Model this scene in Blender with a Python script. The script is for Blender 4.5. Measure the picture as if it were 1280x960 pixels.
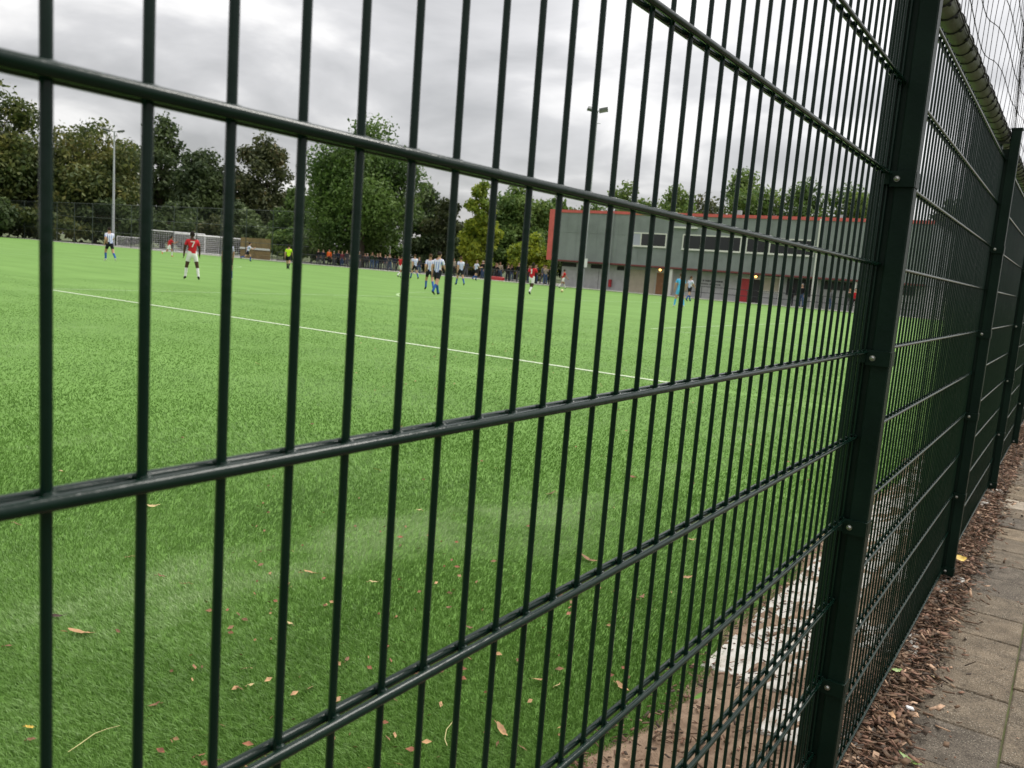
import bpy, bmesh, math, random
import numpy as np
from mathutils import Vector, Matrix
random.seed(7); RNG = np.random.default_rng(11)
scene = bpy.context.scene
COL = scene.collection
for o in list(bpy.data.objects): bpy.data.objects.remove(o)

# ------------------------------------------------------------------ camera
FPX = 1045.5                                   # focal length in pixels of the 1280 px wide photograph
CAM = np.array([0.4005, -0.2034, 1.3783])
YAW, PITCH, ROLL = 0.58788, 0.13758, 0.07726
_f = np.array([-math.sin(YAW)*math.cos(PITCH), math.cos(YAW)*math.cos(PITCH), -math.sin(PITCH)])
_r0 = np.array([math.cos(YAW), math.sin(YAW), 0.0]); _u0 = np.cross(_r0, _f)
_r = _r0*math.cos(ROLL) + _u0*math.sin(ROLL); _u = np.cross(_r, _f)
cd = bpy.data.cameras.new('camera'); cam = bpy.data.objects.new('camera', cd); COL.objects.link(cam)
cam.matrix_world = Matrix(((_r[0], _u[0], -_f[0], CAM[0]), (_r[1], _u[1], -_f[1], CAM[1]), (_r[2], _u[2], -_f[2], CAM[2]), (0, 0, 0, 1)))
cd.sensor_width = 36.0; cd.lens = 36.0*FPX/1280.0
cd.clip_start = 0.02; cd.clip_end = 3000
cd.dof.use_dof = True; cd.dof.focus_distance = 1.7; cd.dof.aperture_fstop = 14.0
scene.camera = cam

# ------------------------------------------------------------------ world, sun, exposure
SUN_EL, SUN_AZ = math.radians(50), math.radians(16)   # bright cloud ahead to the right
w = bpy.data.worlds.new('World'); scene.world = w; w.use_nodes = True
nt = w.node_tree; nt.nodes.clear()
def N(tree, t, **kw):
    n = tree.nodes.new(t)
    for k, v in kw.items(): setattr(n, k, v)
    return n
out = N(nt, 'ShaderNodeOutputWorld'); bg = N(nt, 'ShaderNodeBackground'); bg.inputs[1].default_value = 0.1
nt.links.new(bg.outputs[0], out.inputs[0])
sky = N(nt, 'ShaderNodeTexSky', sky_type='NISHITA', sun_disc=False)
sky.sun_elevation = SUN_EL; sky.sun_rotation = SUN_AZ
tc = N(nt, 'ShaderNodeTexCoord'); sep = N(nt, 'ShaderNodeSeparateXYZ'); nt.links.new(tc.outputs['Generated'], sep.inputs[0])
def M(tree, op, a, b=None, c=None, clamp=False):
    n = N(tree, 'ShaderNodeMath', operation=op, use_clamp=clamp)
    for i, v in enumerate((a, b, c)):
        if v is None: continue
        if isinstance(v, (int, float)): n.inputs[i].default_value = v
        else: tree.links.new(v, n.inputs[i])
    return n.outputs[0]
zc = M(nt, 'MAXIMUM', sep.outputs[2], 0.0)
den = M(nt, 'ADD', zc, 0.22)
cmb = N(nt, 'ShaderNodeCombineXYZ')
nt.links.new(M(nt, 'DIVIDE', sep.outputs[0], den), cmb.inputs[0]); nt.links.new(M(nt, 'DIVIDE', sep.outputs[1], den), cmb.inputs[1])
n1 = N(nt, 'ShaderNodeTexNoise'); n1.inputs['Scale'].default_value = 1.55; n1.inputs['Detail'].default_value = 8; n1.inputs['Roughness'].default_value = .50; n1.inputs['Distortion'].default_value = .35
nt.links.new(cmb.outputs[0], n1.inputs['Vector'])
ramp = N(nt, 'ShaderNodeValToRGB'); nt.links.new(n1.outputs[0], ramp.inputs[0])
e = ramp.color_ramp.elements
e[0].position = .38; e[0].color = (.50, .495, .495, 1); e[1].position = .63; e[1].color = (1.06, 1.04, 1.02, 1)
m_ = e.new(.51); m_.color = (.70, .69, .69, 1)
cie = M(nt, 'MULTIPLY_ADD', zc, 2.0, 1.0)          # overcast sky: three times brighter overhead than at the horizon
cl = N(nt, 'ShaderNodeVectorMath', operation='SCALE'); nt.links.new(ramp.outputs[0], cl.inputs[0]); 
dt = N(nt, 'ShaderNodeVectorMath', operation='DOT_PRODUCT'); nt.links.new(tc.outputs['Generated'], dt.inputs[0])
dt.inputs[1].default_value = (math.sin(SUN_AZ)*math.cos(SUN_EL), math.cos(SUN_AZ)*math.cos(SUN_EL), math.sin(SUN_EL))
glow = M(nt, 'MULTIPLY_ADD', M(nt, 'POWER', M(nt, 'MAXIMUM', dt.outputs['Value'], 0.0), 5.0), .9, 1.0)   # thinner cloud round the hidden sun
nt.links.new(M(nt, 'MULTIPLY', M(nt, 'MULTIPLY', cie, glow), 4.25), cl.inputs['Scale'])
mix = N(nt, 'ShaderNodeMix', data_type='RGBA'); mix.inputs[0].default_value = .93
nt.links.new(sky.outputs[0], mix.inputs[6]); nt.links.new(cl.outputs[0], mix.inputs[7]); nt.links.new(mix.outputs[2], bg.inputs[0])
sd = bpy.data.lights.new('sun', 'SUN'); sd.energy = 1.3; sd.angle = math.radians(20); sd.color = (1, .96, .9)
sun = bpy.data.objects.new('sun', sd); COL.objects.link(sun)
sun.rotation_euler = (math.radians(90)-SUN_EL, 0, math.radians(180)-SUN_AZ)
scene.view_settings.view_transform = 'Standard'; scene.view_settings.look = 'None'
scene.view_settings.exposure = 0.8; scene.view_settings.gamma = 1.0; scene.view_settings.use_curve_mapping = False
scene.cycles.use_denoising = True
scene.cycles.max_bounces = 6; scene.cycles.diffuse_bounces = 3; scene.cycles.transparent_max_bounces = 8

# ------------------------------------------------------------------ helpers
def ray(px, py):
    d = _f + _r*(px-640)/FPX - _u*(py-480)/FPX
    return d
def gp(px, py, z=0.0):                          # ground point seen at a pixel of the photograph
    d = ray(px, py); return CAM + d*(z-CAM[2])/d[2]
def at(px, py, Y):                              # point on the upright plane y = Y
    d = ray(px, py); return CAM + d*(Y-CAM[1])/d[1]
def ad(px, py, D):                              # point at horizontal distance D
    d = ray(px, py); return CAM + d*D/math.hypot(d[0], d[1])
def hz(px): return 335.5 + (px-640)*0.0775      # horizon row

def tag(o, label=None, cat=None, group=None, kind=None):
    if label: o['label'] = label
    if cat: o['category'] = cat
    if group: o['group'] = group
    if kind: o['kind'] = kind
    return o
def link(o, parent=None):
    COL.objects.link(o)
    if parent is not None: o.parent = parent
    return o
def empty(name, loc=(0, 0, 0), rz=0.0):
    o = bpy.data.objects.new(name, None); o.location = loc; o.rotation_euler = (0, 0, rz); o.empty_display_size = .1
    return link(o)
def mobj(name, me, mat=None, parent=None, loc=None, rot=None):
    o = bpy.data.objects.new(name, me)
    if mat is not None and not me.materials: me.materials.append(mat)
    if loc is not None: o.location = loc
    if rot is not None: o.rotation_euler = rot
    return link(o, parent)
class MB:
    """collects boxes, tubes and polygons into one mesh"""
    def __init__(s): s.v = []; s.f = []; s.m = []; s.smooth = []
    def add(s, vs, fs, mi=0, sm=False):
        b = len(s.v); s.v += [tuple(map(float, p)) for p in vs]
        for f in fs: s.f.append(tuple(b+i for i in f)); s.m.append(mi); s.smooth.append(sm)
        return s
    def box(s, a, b, mi=0):
        x0, y0, z0 = a; x1, y1, z1 = b
        return s.add([(x0,y0,z0),(x1,y0,z0),(x1,y1,z0),(x0,y1,z0),(x0,y0,z1),(x1,y0,z1),(x1,y1,z1),(x0,y1,z1)],
              [(0,3,2,1),(4,5,6,7),(0,1,5,4),(1,2,6,5),(2,3,7,6),(3,0,4,7)], mi)
    def bevbox(s, a, b, c, mi=0):
        """box with its upper edges chamfered by c"""
        x0, y0, z0 = a; x1, y1, z1 = b
        vs = [(x0,y0,z0),(x1,y0,z0),(x1,y1,z0),(x0,y1,z0),(x0,y0,z1-c),(x1,y0,z1-c),(x1,y1,z1-c),(x0,y1,z1-c),
              (x0+c,y0+c,z1),(x1-c,y0+c,z1),(x1-c,y1-c,z1),(x0+c,y1-c,z1)]
        return s.add(vs, [(0,3,2,1),(8,9,10,11),(0,1,5,4),(1,2,6,5),(2,3,7,6),(3,0,4,7),(4,5,9,8),(5,6,10,9),(6,7,11,10),(7,4,8,11)], mi)
    def tube(s, pts, rad, n=8, mi=0, cap=True, sm=True):
        pts = [np.array(p, float) for p in pts]
        if not hasattr(rad, '__len__'): rad = [rad]*len(pts)
        rings = []; prev = None
        for i, p in enumerate(pts):
            t = pts[min(i+1, len(pts)-1)] - pts[max(i-1, 0)]; t = t/(np.linalg.norm(t)+1e-12)
            a = np.array([0, 0, 1.0]) if abs(t[2]) < .9 else np.array([1.0, 0, 0])
            if prev is not None: a = prev
            u = a - t*np.dot(a, t); u /= np.linalg.norm(u)+1e-12; v = np.cross(t, u); prev = u
            rings.append([p + rad[i]*(math.cos(2*math.pi*k/n)*u + math.sin(2*math.pi*k/n)*v) for k in range(n)])
        vs = [q for r in rings for q in r]; fs = []
        for i in range(len(pts)-1):
            for k in range(n):
                fs.append((i*n+k, i*n+(k+1) % n, (i+1)*n+(k+1) % n, (i+1)*n+k))
        b = len(s.v); s.add(vs, fs, mi, sm)
        if cap:
            s.add(rings[0], [tuple(reversed(range(n)))], mi); s.add(rings[-1], [tuple(range(n))], mi)
        return s
    def ball(s, c, r, nu=10, nv=6, mi=0):
        rx, ry, rz = (r, r, r) if not hasattr(r, '__len__') else r
        vs = []; fs = []
        for i in range(nv+1):
            th = math.pi*i/nv
            for k in range(nu):
                ph = 2*math.pi*k/nu
                vs.append((c[0]+rx*math.sin(th)*math.cos(ph), c[1]+ry*math.sin(th)*math.sin(ph), c[2]+rz*math.cos(th)))
        for i in range(nv):
            for k in range(nu):
                fs.append((i*nu+k, (i+1)*nu+k, (i+1)*nu+(k+1) % nu, i*nu+(k+1) % nu))
        return s.add(vs, fs, mi, True)
    def mesh(s, name, mats=()):
        me = bpy.data.meshes.new(name); me.from_pydata(s.v, [], s.f)
        for m in mats: me.materials.append(m)
        me.polygons.foreach_set('material_index', s.m); me.polygons.foreach_set('use_smooth', s.smooth)
        me.update(); return me
    def build(s, name, mat, parent=None, loc=None, rot=None):
        mats = mat if isinstance(mat, (list, tuple)) else [mat]
        return mobj(name, s.mesh(name, mats), None, parent, loc, rot)
def np_mesh(name, verts, faces, mats, smooth=False, mi=None):
    """fast mesh from numpy arrays; faces (n,3) or (n,4)"""
    me = bpy.data.meshes.new(name); k = faces.shape[1]
    me.vertices.add(len(verts)); me.vertices.foreach_set('co', np.asarray(verts, np.float32).ravel())
    me.loops.add(faces.size); me.loops.foreach_set('vertex_index', faces.astype(np.int32).ravel())
    me.polygons.add(len(faces)); me.polygons.foreach_set('loop_start', np.arange(0, faces.size, k, dtype=np.int32))
    me.polygons.foreach_set('loop_total', np.full(len(faces), k, np.int32))
    if smooth: me.polygons.foreach_set('use_smooth', np.ones(len(faces), bool))
    if mi is not None: me.polygons.foreach_set('material_index', np.asarray(mi, np.int32))
    for m in mats: me.materials.append(m)
    me.update(calc_edges=True); return me

# ------------------------------------------------------------------ materials
MATS = {}
def mat(name, col, rough=.6, var=0.0, scale=5.0, col2=None, bump=0.0, bscale=None, metal=0.0, spec=.5, coords='Object', detail=4, sheen=0.0, emit=None, stretch=None, ramp=(.35, .65), subsurf=0):
    if name in MATS: return MATS[name]
    m = bpy.data.materials.new(name); m.use_nodes = True; t = m.node_tree; p = t.nodes['Principled BSDF']
    p.inputs['Base Color'].default_value = (*col, 1); p.inputs['Roughness'].default_value = rough; p.inputs['Metallic'].default_value = metal
    p.inputs['Specular IOR Level'].default_value = spec
    if sheen: p.inputs['Sheen Weight'].default_value = sheen; p.inputs['Sheen Roughness'].default_value = .5
    if emit: p.inputs['Emission Color'].default_value = (*emit[0], 1); p.inputs['Emission Strength'].default_value = emit[1]
    if var or col2 or bump:
        c = N(t, 'ShaderNodeTexCoord'); src = c.outputs['Object' if coords == 'World' else coords]
        if coords == 'World':
            g = N(t, 'ShaderNodeNewGeometry'); src = g.outputs['Position']
        if stretch:
            mp = N(t, 'ShaderNodeMapping'); mp.inputs['Scale'].default_value = stretch; t.links.new(src, mp.inputs[0]); src = mp.outputs[0]
    if var or col2:
        n = N(t, 'ShaderNodeTexNoise'); n.inputs['Scale'].default_value = scale; n.inputs['Detail'].default_value = detail; n.inputs['Roughness'].default_value = .6
        t.links.new(src, n.inputs['Vector'])
        r = N(t, 'ShaderNodeValToRGB'); t.links.new(n.outputs[0], r.inputs[0])
        a, b = r.color_ramp.elements; a.position, b.position = ramp
        if col2: a.color = (*col, 1); b.color = (*col2, 1)
        else:
            a.color = (*[max(0, x*(1-var)) for x in col], 1); b.color = (*[min(1, x*(1+var)) for x in col], 1)
        t.links.new(r.outputs[0], p.inputs['Base Color'])
    if bump:
        n2 = N(t, 'ShaderNodeTexNoise'); n2.inputs['Scale'].default_value = bscale or scale*4; n2.inputs['Detail'].default_value = 5
        t.links.new(src, n2.inputs['Vector'])
        b = N(t, 'ShaderNodeBump'); b.inputs['Strength'].default_value = bump; b.inputs['Distance'].default_value = .01
        t.links.new(n2.outputs[0], b.inputs['Height']); t.links.new(b.outputs[0], p.inputs['Normal'])
    MATS[name] = m; return m

FENCE = mat('fence_green_coat', (.0020, .0130, .0078), .17, col2=(.006, .018, .012), scale=9, bump=.06, bscale=60, spec=.20, coords='World')
POSTM = mat('post_green_coat', (.0014, .0095, .0056), .46, col2=(.004, .015, .009), scale=6, bump=.10, bscale=80, spec=.16, coords='World')
TUBEM = mat('weathered_tube', (.105, .115, .075), .55, col2=(.052, .060, .036), scale=16, bump=.35, bscale=70, coords='World', stretch=(1, .35, 1), spec=.3)
ROPE = mat('black_rope', (.012, .012, .012), .85, bump=.3, bscale=300)
STEEL = mat('bolt_steel', (.38, .38, .36), .35, metal=1.0)
WHITE = mat('white_paint', (.78, .78, .76), .5, var=.06, scale=4)
LINE = mat('line_white', (.50, .58, .40), .8, var=.18, scale=22, coords='World')
TURF = mat('turf', (.112, .222, .042), .85, col2=(.150, .280, .062), scale=.55, bump=.5, bscale=60, coords='World', stretch=(.35, 1.2, 1), detail=8, spec=.2)
SOIL = mat('soil', (.185, .125, .085), .95, col2=(.32, .23, .16), scale=14, bump=.9, bscale=60, coords='World', detail=8, spec=.1)
KERB = mat('pale_kerb', (.55, .53, .47), .85, var=.15, scale=2, coords='World')
PAVE = mat('far_paving', (.20, .19, .175), .9, var=.15, scale=.6, coords='World', bump=.3)
GRASSBANK = mat('rough_grass', (.05, .085, .022), .95, col2=(.10, .11, .04), scale=.4, coords='World', bump=.6, bscale=9)

# ------------------------------------------------------------------ ground
def sheet(name, pts, z, m, kind='structure'):
    o = mobj(name, MB().add([(x, y, z) for x, y in pts], [tuple(range(len(pts)))]).mesh(name, [m])); return tag(o, kind=kind)
sheet('ground', [(-1500, -600), (1200, -600), (1200, 1800), (-1500, 1800)], -.03, GRASSBANK)
sheet('pitch_turf', [(-160, -8), (-.45, -8), (-.45, 66.8), (-160, 66.8)], 0.0, TURF)
sheet('clubhouse_apron', [(-160, 67.15), (4, 67.15), (4, 84), (-160, 84)], -.012, PAVE)
mb = MB()
for x0 in np.arange(-160, 0, 4.0): mb.bevbox((x0+.01, 66.8, -.1), (x0+3.99, 67.15, .07), .02)
tag(mb.build('kerb', KERB), kind='structure')
def line_rect(name, x0, y0, x1, y1, m=None):
    o = MB().add([(x0, y0, .006), (x1, y0, .006), (x1, y1, .006), (x0, y1, .006)], [(0, 1, 2, 3)]).build(name, LINE if name != 'marking' else LINE2); return o
LINE2 = mat('worn_line_white', (.30, .44, .20), .85, var=.2, scale=3, coords='World')
GLX, GCY = -3.95, 30.6
LW = .05
pl = tag(line_rect('penalty_area_line', -20.55-LW, 10.35-LW, GLX, 10.35+LW), kind='structure')
line_rect('marking', -20.55-LW, 10.35+LW, -20.55+LW, 50.8-LW).parent = pl
line_rect('marking', -20.55-LW, 50.8-LW, GLX, 50.8+LW).parent = pl
line_rect('marking', -9.4-LW, 21.3-LW, GLX, 21.3+LW).parent = pl
line_rect('marking', -9.4-LW, 21.3+LW, -9.4+LW, 39.9-LW).parent = pl
line_rect('marking', -9.4-LW, 39.9-LW, GLX, 39.9+LW).parent = pl
line_rect('marking', GLX, -3, GLX+.1, 63).parent = pl
line_rect('marking', -104, 63, GLX, 63.1).parent = pl
line_rect('marking', -54, -3, -53.9, 63).parent = pl
vs = []; fs = []
a0 = math.acos(5.5/9.15)
for i in range(33):
    a = math.pi - a0 + 2*a0*i/32
    for r in (9.1, 9.2): vs.append((GLX-11+r*math.cos(a), GCY+r*math.sin(a), .007))
for i in range(32): fs.append((2*i, 2*i+1, 2*i+3, 2*i+2))
mobj('marking', MB().add(vs, fs).mesh('marking', [LINE2]), None, pl)
vs = []; fs = []
for i in range(65):
    a = 2*math.pi*i/64
    for r in (9.1, 9.2): vs.append((-53.95+r*math.cos(a), GCY+r*math.sin(a), .007))
for i in range(64): fs.append((2*i, 2*i+1, 2*i+3, 2*i+2))
mobj('marking', MB().add(vs, fs).mesh('marking', [LINE2]), None, pl)

# soil strip with an uneven edge and surface
def edge_x(y): return -.56 - .035*math.sin(y*1.7+.6) - .03*math.sin(y*4.3+1) - .012*math.sin(y*11) - .012*max(0, y-4)
nx, ny = 34, 420
ys = np.linspace(-1.5, 40, ny)**1.0
ys = -1.5 + (np.linspace(0, 1, ny)**1.9)*41.5
V = []; 
for y in ys:
    x0 = edge_x(y) - .03
    for i in range(nx):
        t = i/(nx-1); x = x0 + (.115-x0)*t
        h = .010*math.sin(x*31+y*7)*math.sin(y*13+x*5) + .007*math.sin(x*67-y*29) + random.uniform(-.009, .009)
        z = .010 + h
        if t < .08: z = .004 + (z-.004)*t/.08
        if x > .02: z -= .030*min(1, (x-.02)/.06)
        V.append((x, y, z))
F = [(j*nx+i, j*nx+i+1, (j+1)*nx+i+1, (j+1)*nx+i) for j in range(ny-1) for i in range(nx-1)]
soil = tag(mobj('soil_strip', np_mesh('soil_strip', np.array(V), np.array(F), [SOIL], True)), kind='structure')
# pale concrete slabs half buried in the soil behind the fence
CON = mat('pale_concrete', (.58, .555, .50), .9, col2=(.36, .31, .24), scale=9, bump=.5, bscale=90, coords='World', ramp=(.48, .72))
yy = 2.30
while yy < 12:
    for xx in (-.405, -.10):
        if (random.random() < .65 and xx > -.3) or (yy < 2.5 and xx < -.3): continue
        s = .295
        mb = MB().bevbox((-s/2, -s/2, -.05), (s/2, s/2, 0), .006)
        mb.build('concrete_slab', CON, soil, (xx+random.uniform(-.01, .01), yy+s/2, .0155+random.uniform(-.004, .004)), (random.uniform(-.02, .02), random.uniform(-.03, .03), random.uniform(-.03, .03)))
    yy += .305
# paving slabs of the path
path = tag(sheet('path', [(.07, -3), (2.4, -3), (2.4, 45), (.07, 45)], -.011, mat('path_joint_sand', (.10, .085, .05), .95, col2=(.09, .11, .03), scale=6, coords='World', bump=.6, bscale=120)), kind='structure')
SL = []
def slab_mat(i, c):
    m = mat('slab_%d' % i, (c[0]*.90, c[1]*.84, c[2]*.76), .9, var=.30, scale=9, bump=.8, bscale=220, coords='World', detail=9, spec=.25)
    t = m.node_tree; p = t.nodes['Principled BSDF']; g = N(t, 'ShaderNodeNewGeometry')
    v = N(t, 'ShaderNodeTexVoronoi'); v.inputs['Scale'].default_value = 120; t.links.new(g.outputs['Position'], v.inputs['Vector'])
    r = N(t, 'ShaderNodeValToRGB'); r.color_ramp.elements[0].position = .16; r.color_ramp.elements[1].position = .26
    r.color_ramp.elements[0].color = (1, 1, 1, 1); r.color_ramp.elements[1].color = (0, 0, 0, 1); t.links.new(v.outputs['Distance'], r.inputs[0])
    n = N(t, 'ShaderNodeTexNoise'); n.inputs['Scale'].default_value = 11; t.links.new(g.outputs['Position'], n.inputs['Vector'])
    f = M(t, 'MULTIPLY', r.outputs[0], M(t, 'MULTIPLY', M(t, 'GREATER_THAN', n.outputs[0], .47), .55))
    fn = N(t, 'ShaderNodeTexNoise'); fn.inputs['Scale'].default_value = 210; fn.inputs['Detail'].default_value = 3; t.links.new(g.outputs['Position'], fn.inputs['Vector'])
    fr = N(t, 'ShaderNodeValToRGB'); fr.color_ramp.elements[0].position = .34; fr.color_ramp.elements[1].position = .66; fr.color_ramp.elements[0].color = (.45, .45, .45, 1); fr.color_ramp.elements[1].color = (1.35, 1.35, 1.35, 1); t.links.new(fn.outputs[0], fr.inputs[0])
    mu = N(t, 'ShaderNodeMix', data_type='RGBA', blend_type='MULTIPLY'); mu.inputs[0].default_value = 1.0
    mx = N(t, 'ShaderNodeMix', data_type='RGBA'); src0 = p.inputs['Base Color'].links[0].from_socket
    t.links.new(src0, mu.inputs[6]); t.links.new(fr.outputs[0], mu.inputs[7]); src = mu.outputs[2]
    t.links.new(f, mx.inputs[0]); t.links.new(src, mx.inputs[6]); mx.inputs[7].default_value = (.55, .50, .40, 1)
    t.links.new(mx.outputs[2], p.inputs['Base Color'])
    me = MB().bevbox((-.1482, -.1478, -.04), (.1482, .1478, 0), .0045).mesh('paving_slab', [m]); return me
for i, c in enumerate([(.225, .19, .14), (.19, .165, .13), (.255, .215, .16), (.15, .135, .115), (.205, .175, .135)]): SL.append(slab_mat(i, c))
PALE = slab_mat(9, (.46, .42, .36))
for c in range(5):
    for k in range(58):
        y = 1.16 + .302*k + (.15 if c % 2 else 0) - (.3 if c > 1 else 0)
        me = random.choices(SL, (4, 3, 2, 2, 3))[0]
        if c <= 1 and k == 17+(c == 0): me = PALE
        mobj('paving_slab', me, None, path, (.232+.303*c, y, random.uniform(-.0035, .0035)), (random.uniform(-.008, .008), random.uniform(-.010, .010), random.choice((0, math.pi/2, math.pi))+random.uniform(-.006, .006)))

# ------------------------------------------------------------------ mesh fence along x = 0
ROWS = [.05+.2*k for k in range(11)]
PL, PITCHY = 2.505, 2.52
wire = MB().tube([(0, 0, .02), (0, 0, 1.0), (0, 0, 2.075)], .0030, 14).mesh('vertical_wire', [FENCE])
rod = MB().tube([(0, 0, 0), (0, PL/2, 0), (0, PL, 0)], .0041, 16).mesh('horizontal_rod', [FENCE])
fence = tag(empty('mesh_fence', (0, 0, 0)), 'dark green welded double rod mesh fence running between the path and the pitch', 'fence')
for i in range(9):
    y0 = -.6525 + PITCHY*i
    if i < 2:
        wb = MB()                                   # coating beads where the wires cross
        for k in range(51):
            for z in ROWS:
                for sx in (1, -1): wb.ball((.0040*sx, .0025+.05*k, z+.0030), (.0030, .0040, .0022), 6, 4)
        p = wb.build('fence_panel', FENCE, fence, (0, y0, 0))
        for k in range(51):
            mobj('vertical_wire', wire, None, p, (random.uniform(-.0003, .0003), .0025+.05*k+random.uniform(-.0008, .0008), random.uniform(-.002, .002)), (0, 0, random.uniform(0, 6)))
    else:
        mb = MB()
        for k in range(51): mb.tube([(0, .0025+.05*k, .02), (0, .0025+.05*k, 2.075)], .003, 6)
        p = mb.build('fence_panel', FENCE, fence, (0, y0, 0))
    for z in ROWS:
        for sx in (1, -1): mobj('horizontal_rod', rod, None, p, (.0068*sx, random.uniform(-.002, .002), z))
def post_mesh():
    x0, x1, yh, c = .0165, .0575, .020, .003
    prof = [(x0+c, -yh), (x1-c, -yh), (x1, -yh+c), (x1, yh-c), (x1-c, yh), (x0+c, yh), (x0, yh-c), (x0, -yh+c)]
    n = len(prof); vs = [(x, y, -.05) for x, y in prof] + [(x, y, 2.185) for x, y in prof]
    fs = [(i, (i+1) % n, n+(i+1) % n, n+i) for i in range(n)] + [tuple(range(n, 2*n))]
    return MB().add(vs, fs).mesh('fence_post', [POSTM])
PM = post_mesh()
clipm = MB().box((.0075, -.030, -.017), (.0590, -.0205, .017)).box((.0575, -.0205, -.017), (.0600, .0205, .017)).box((-.016, -.036, -.012), (.0075, -.0305, .012)).mesh('panel_clip', [POSTM])
boltm = MB().ball((0, 0, 0), (.0052, .0036, .0052), 12, 6).tube([(0, .003, 0), (0, .001, 0)], .0066, 12).mesh('bolt', [STEEL])
CLAMP = mat('clamp_dark', (.02, .022, .018), .5, metal=.4)
capm = MB().box((.0130, -.024, 2.185), (.0610, .024, 2.193)).mesh('post_cap', [POSTM])
sadm = MB().box((-.050, -.022, 2.122), (.0160, .022, 2.132)).tube([(-.022, -.020, 2.168), (-.022, .020, 2.168)], .0375, 14).mesh('tube_saddle', [CLAMP])
strutm = MB().bevbox((-.027, -.022, -.05), (-.0125, .022, 2.12), .003).box((-.0123, -.0058, 0), (.0162, .0058, 2.1)).mesh('back_strut', [POSTM])
footm = MB().bevbox((-.02, -.07, -.04), (.11, .075, .017), .01).mesh('concrete_footing', [CON])
for i in range(8):
    p = mobj('fence_post', PM, None, fence, (0, 1.8625 + PITCHY*i, 0))
    for z in (.45-.012, .85-.012, 1.25-.012, 1.65-.012, .06):
        if z < .1 and i == 0: continue
        mobj('panel_clip', clipm, None, p, (0, 0, z))
        mobj('bolt', boltm, None, p, (.022, -.0335, z))
    for nm, me in (('post_cap', capm), ('tube_saddle', sadm), ('back_strut', strutm), ('concrete_footing', footm)): mobj(nm, me, None, p)
# top tube with lashed rope, and the net above it
TX, TZ, TR = -.022, 2.168, .0305
y_end = 22.0
tube = tag(empty('top_tube', (TX, 0, TZ)), 'weathered olive grey steel tube lashed along the top of the fence', 'tube')
MB().tube([(0, y, .002*math.sin(y*1.3)) for y in np.arange(-.7, y_end, .8)], TR, 20).build('tube_pipe', TUBEM, tube)
y = -.6; k = 0
lash = []
while y < 12:
    n = 14; tilt = random.uniform(-.02, .02)
    pts = [((TR+.0022)*math.cos(2*math.pi*q/n), y+tilt*math.sin(2*math.pi*q/n)+.006*math.cos(2*math.pi*q/n), (TR+.0022)*math.sin(2*math.pi*q/n)) for q in range(n+1)]
    mb = MB().tube(pts, .0026, 6, cap=False)
    a = -.6+random.uniform(-.3, .3)
    mb.ball(((TR+.004)*math.cos(a), y, (TR+.004)*math.sin(a)), .0055, 6, 4)
    mb.build('rope_lashing', ROPE, tube); y += random.uniform(.105, .15)
mb = MB().tube([(TR+.003, yy_, .006*math.sin(yy_*9)-.004) for yy_ in np.arange(-.6, 12, .06)], .0022, 5)
mb.build('running_rope', ROPE, tube)
NETM = mat('net_cord', (.016, .014, .014), .9)
G = .11; nzs = 22
net = MB()
def netpt(i, j):
    yy_ = -.7 + i*G; zz = TZ + .028 + j*G
    sag = .018*math.sin(i*.55+j*.9) + .012*math.sin(i*1.3-j*.35)
    return (TX + .012 + .02*math.sin(i*.31+j*.22), yy_ + sag + .010*math.sin(j*2.1+i), zz + .016*math.sin(i*.8+j*.4) - .01*abs(math.sin(i*.4)))
ni = int((16+.7)/G)
for i in range(ni+1): net.tube([netpt(i, j) for j in range(nzs+1)], .0012 if i < 60 else .0016, 4, cap=False)
for j in range(0, nzs+1): net.tube([netpt(i, j) for i in range(ni+1)], .0016, 4, cap=False)
for i in range(0, 60):
    for j in range(1, 9): net.ball(netpt(i, j), .0030, 5, 3)
no = net.build('ball_stop_net', NETM); tag(no, 'dark knotted ball stop net hanging above the top tube of the fence', 'net')

# ------------------------------------------------------------------ litter: woodchips, leaves
def chips(name, n, xs, ysr, size, mats, parent=None, zf=0.012, pile=.03):
    vs = np.zeros((n*8, 3)); fs = np.zeros((n*6, 4), int); mi = np.zeros(n*6, int)
    base = np.array([(0,3,2,1),(4,5,6,7),(0,1,5,4),(1,2,6,5),(2,3,7,6),(3,0,4,7)])
    for k in range(n):
        x, yv = xs(), ysr()
        L, Wd, T = size(); a = random.uniform(0, math.pi); tl = random.gauss(0, .25); rl = random.gauss(0, .3); bend = random.uniform(.7, 1.1)
        c = np.array([(-L,-Wd,-T),(L*.9,-Wd*bend,-T),(L,Wd*.8,-T),(-L*.9,Wd,-T),(-L,-Wd,T),(L,-Wd*bend,T),(L*.9,Wd*.7,T),(-L,Wd,T)])/2
        R_ = np.array(Matrix.Rotation(a, 3, 'Z') @ Matrix.Rotation(tl, 3, 'Y') @ Matrix.Rotation(rl, 3, 'X'))
        vs[k*8:k*8+8] = c @ R_.T + (x, yv, zf + random.random()**1.6*pile)
        fs[k*6:k*6+6] = base + k*8; mi[k*6:k*6+6] = random.choices(range(len(mats)), (5, 4, 3, 1.2)[:len(mats)])[0]
    return tag(mobj(name, np_mesh(name, vs, fs, mats, False, mi), None, parent), kind='stuff')
CH = [mat('chip_brown', (.125, .074, .040), .85, var=.4, scale=30, coords='World'), mat('chip_red', (.185, .098, .06), .85, var=.35, scale=30, coords='World'),
      mat('chip_dark', (.052, .034, .021), .9, var=.4, scale=30, coords='World'), mat('chip_pale', (.42, .27, .17), .8, var=.3, scale=30, coords='World')]
def yfall(a, b, p=1.7): return lambda: a + (b-a)*random.random()**p
def wx(): return random.choice((random.uniform(-.06, .13), random.gauss(.055, .065)))
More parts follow.
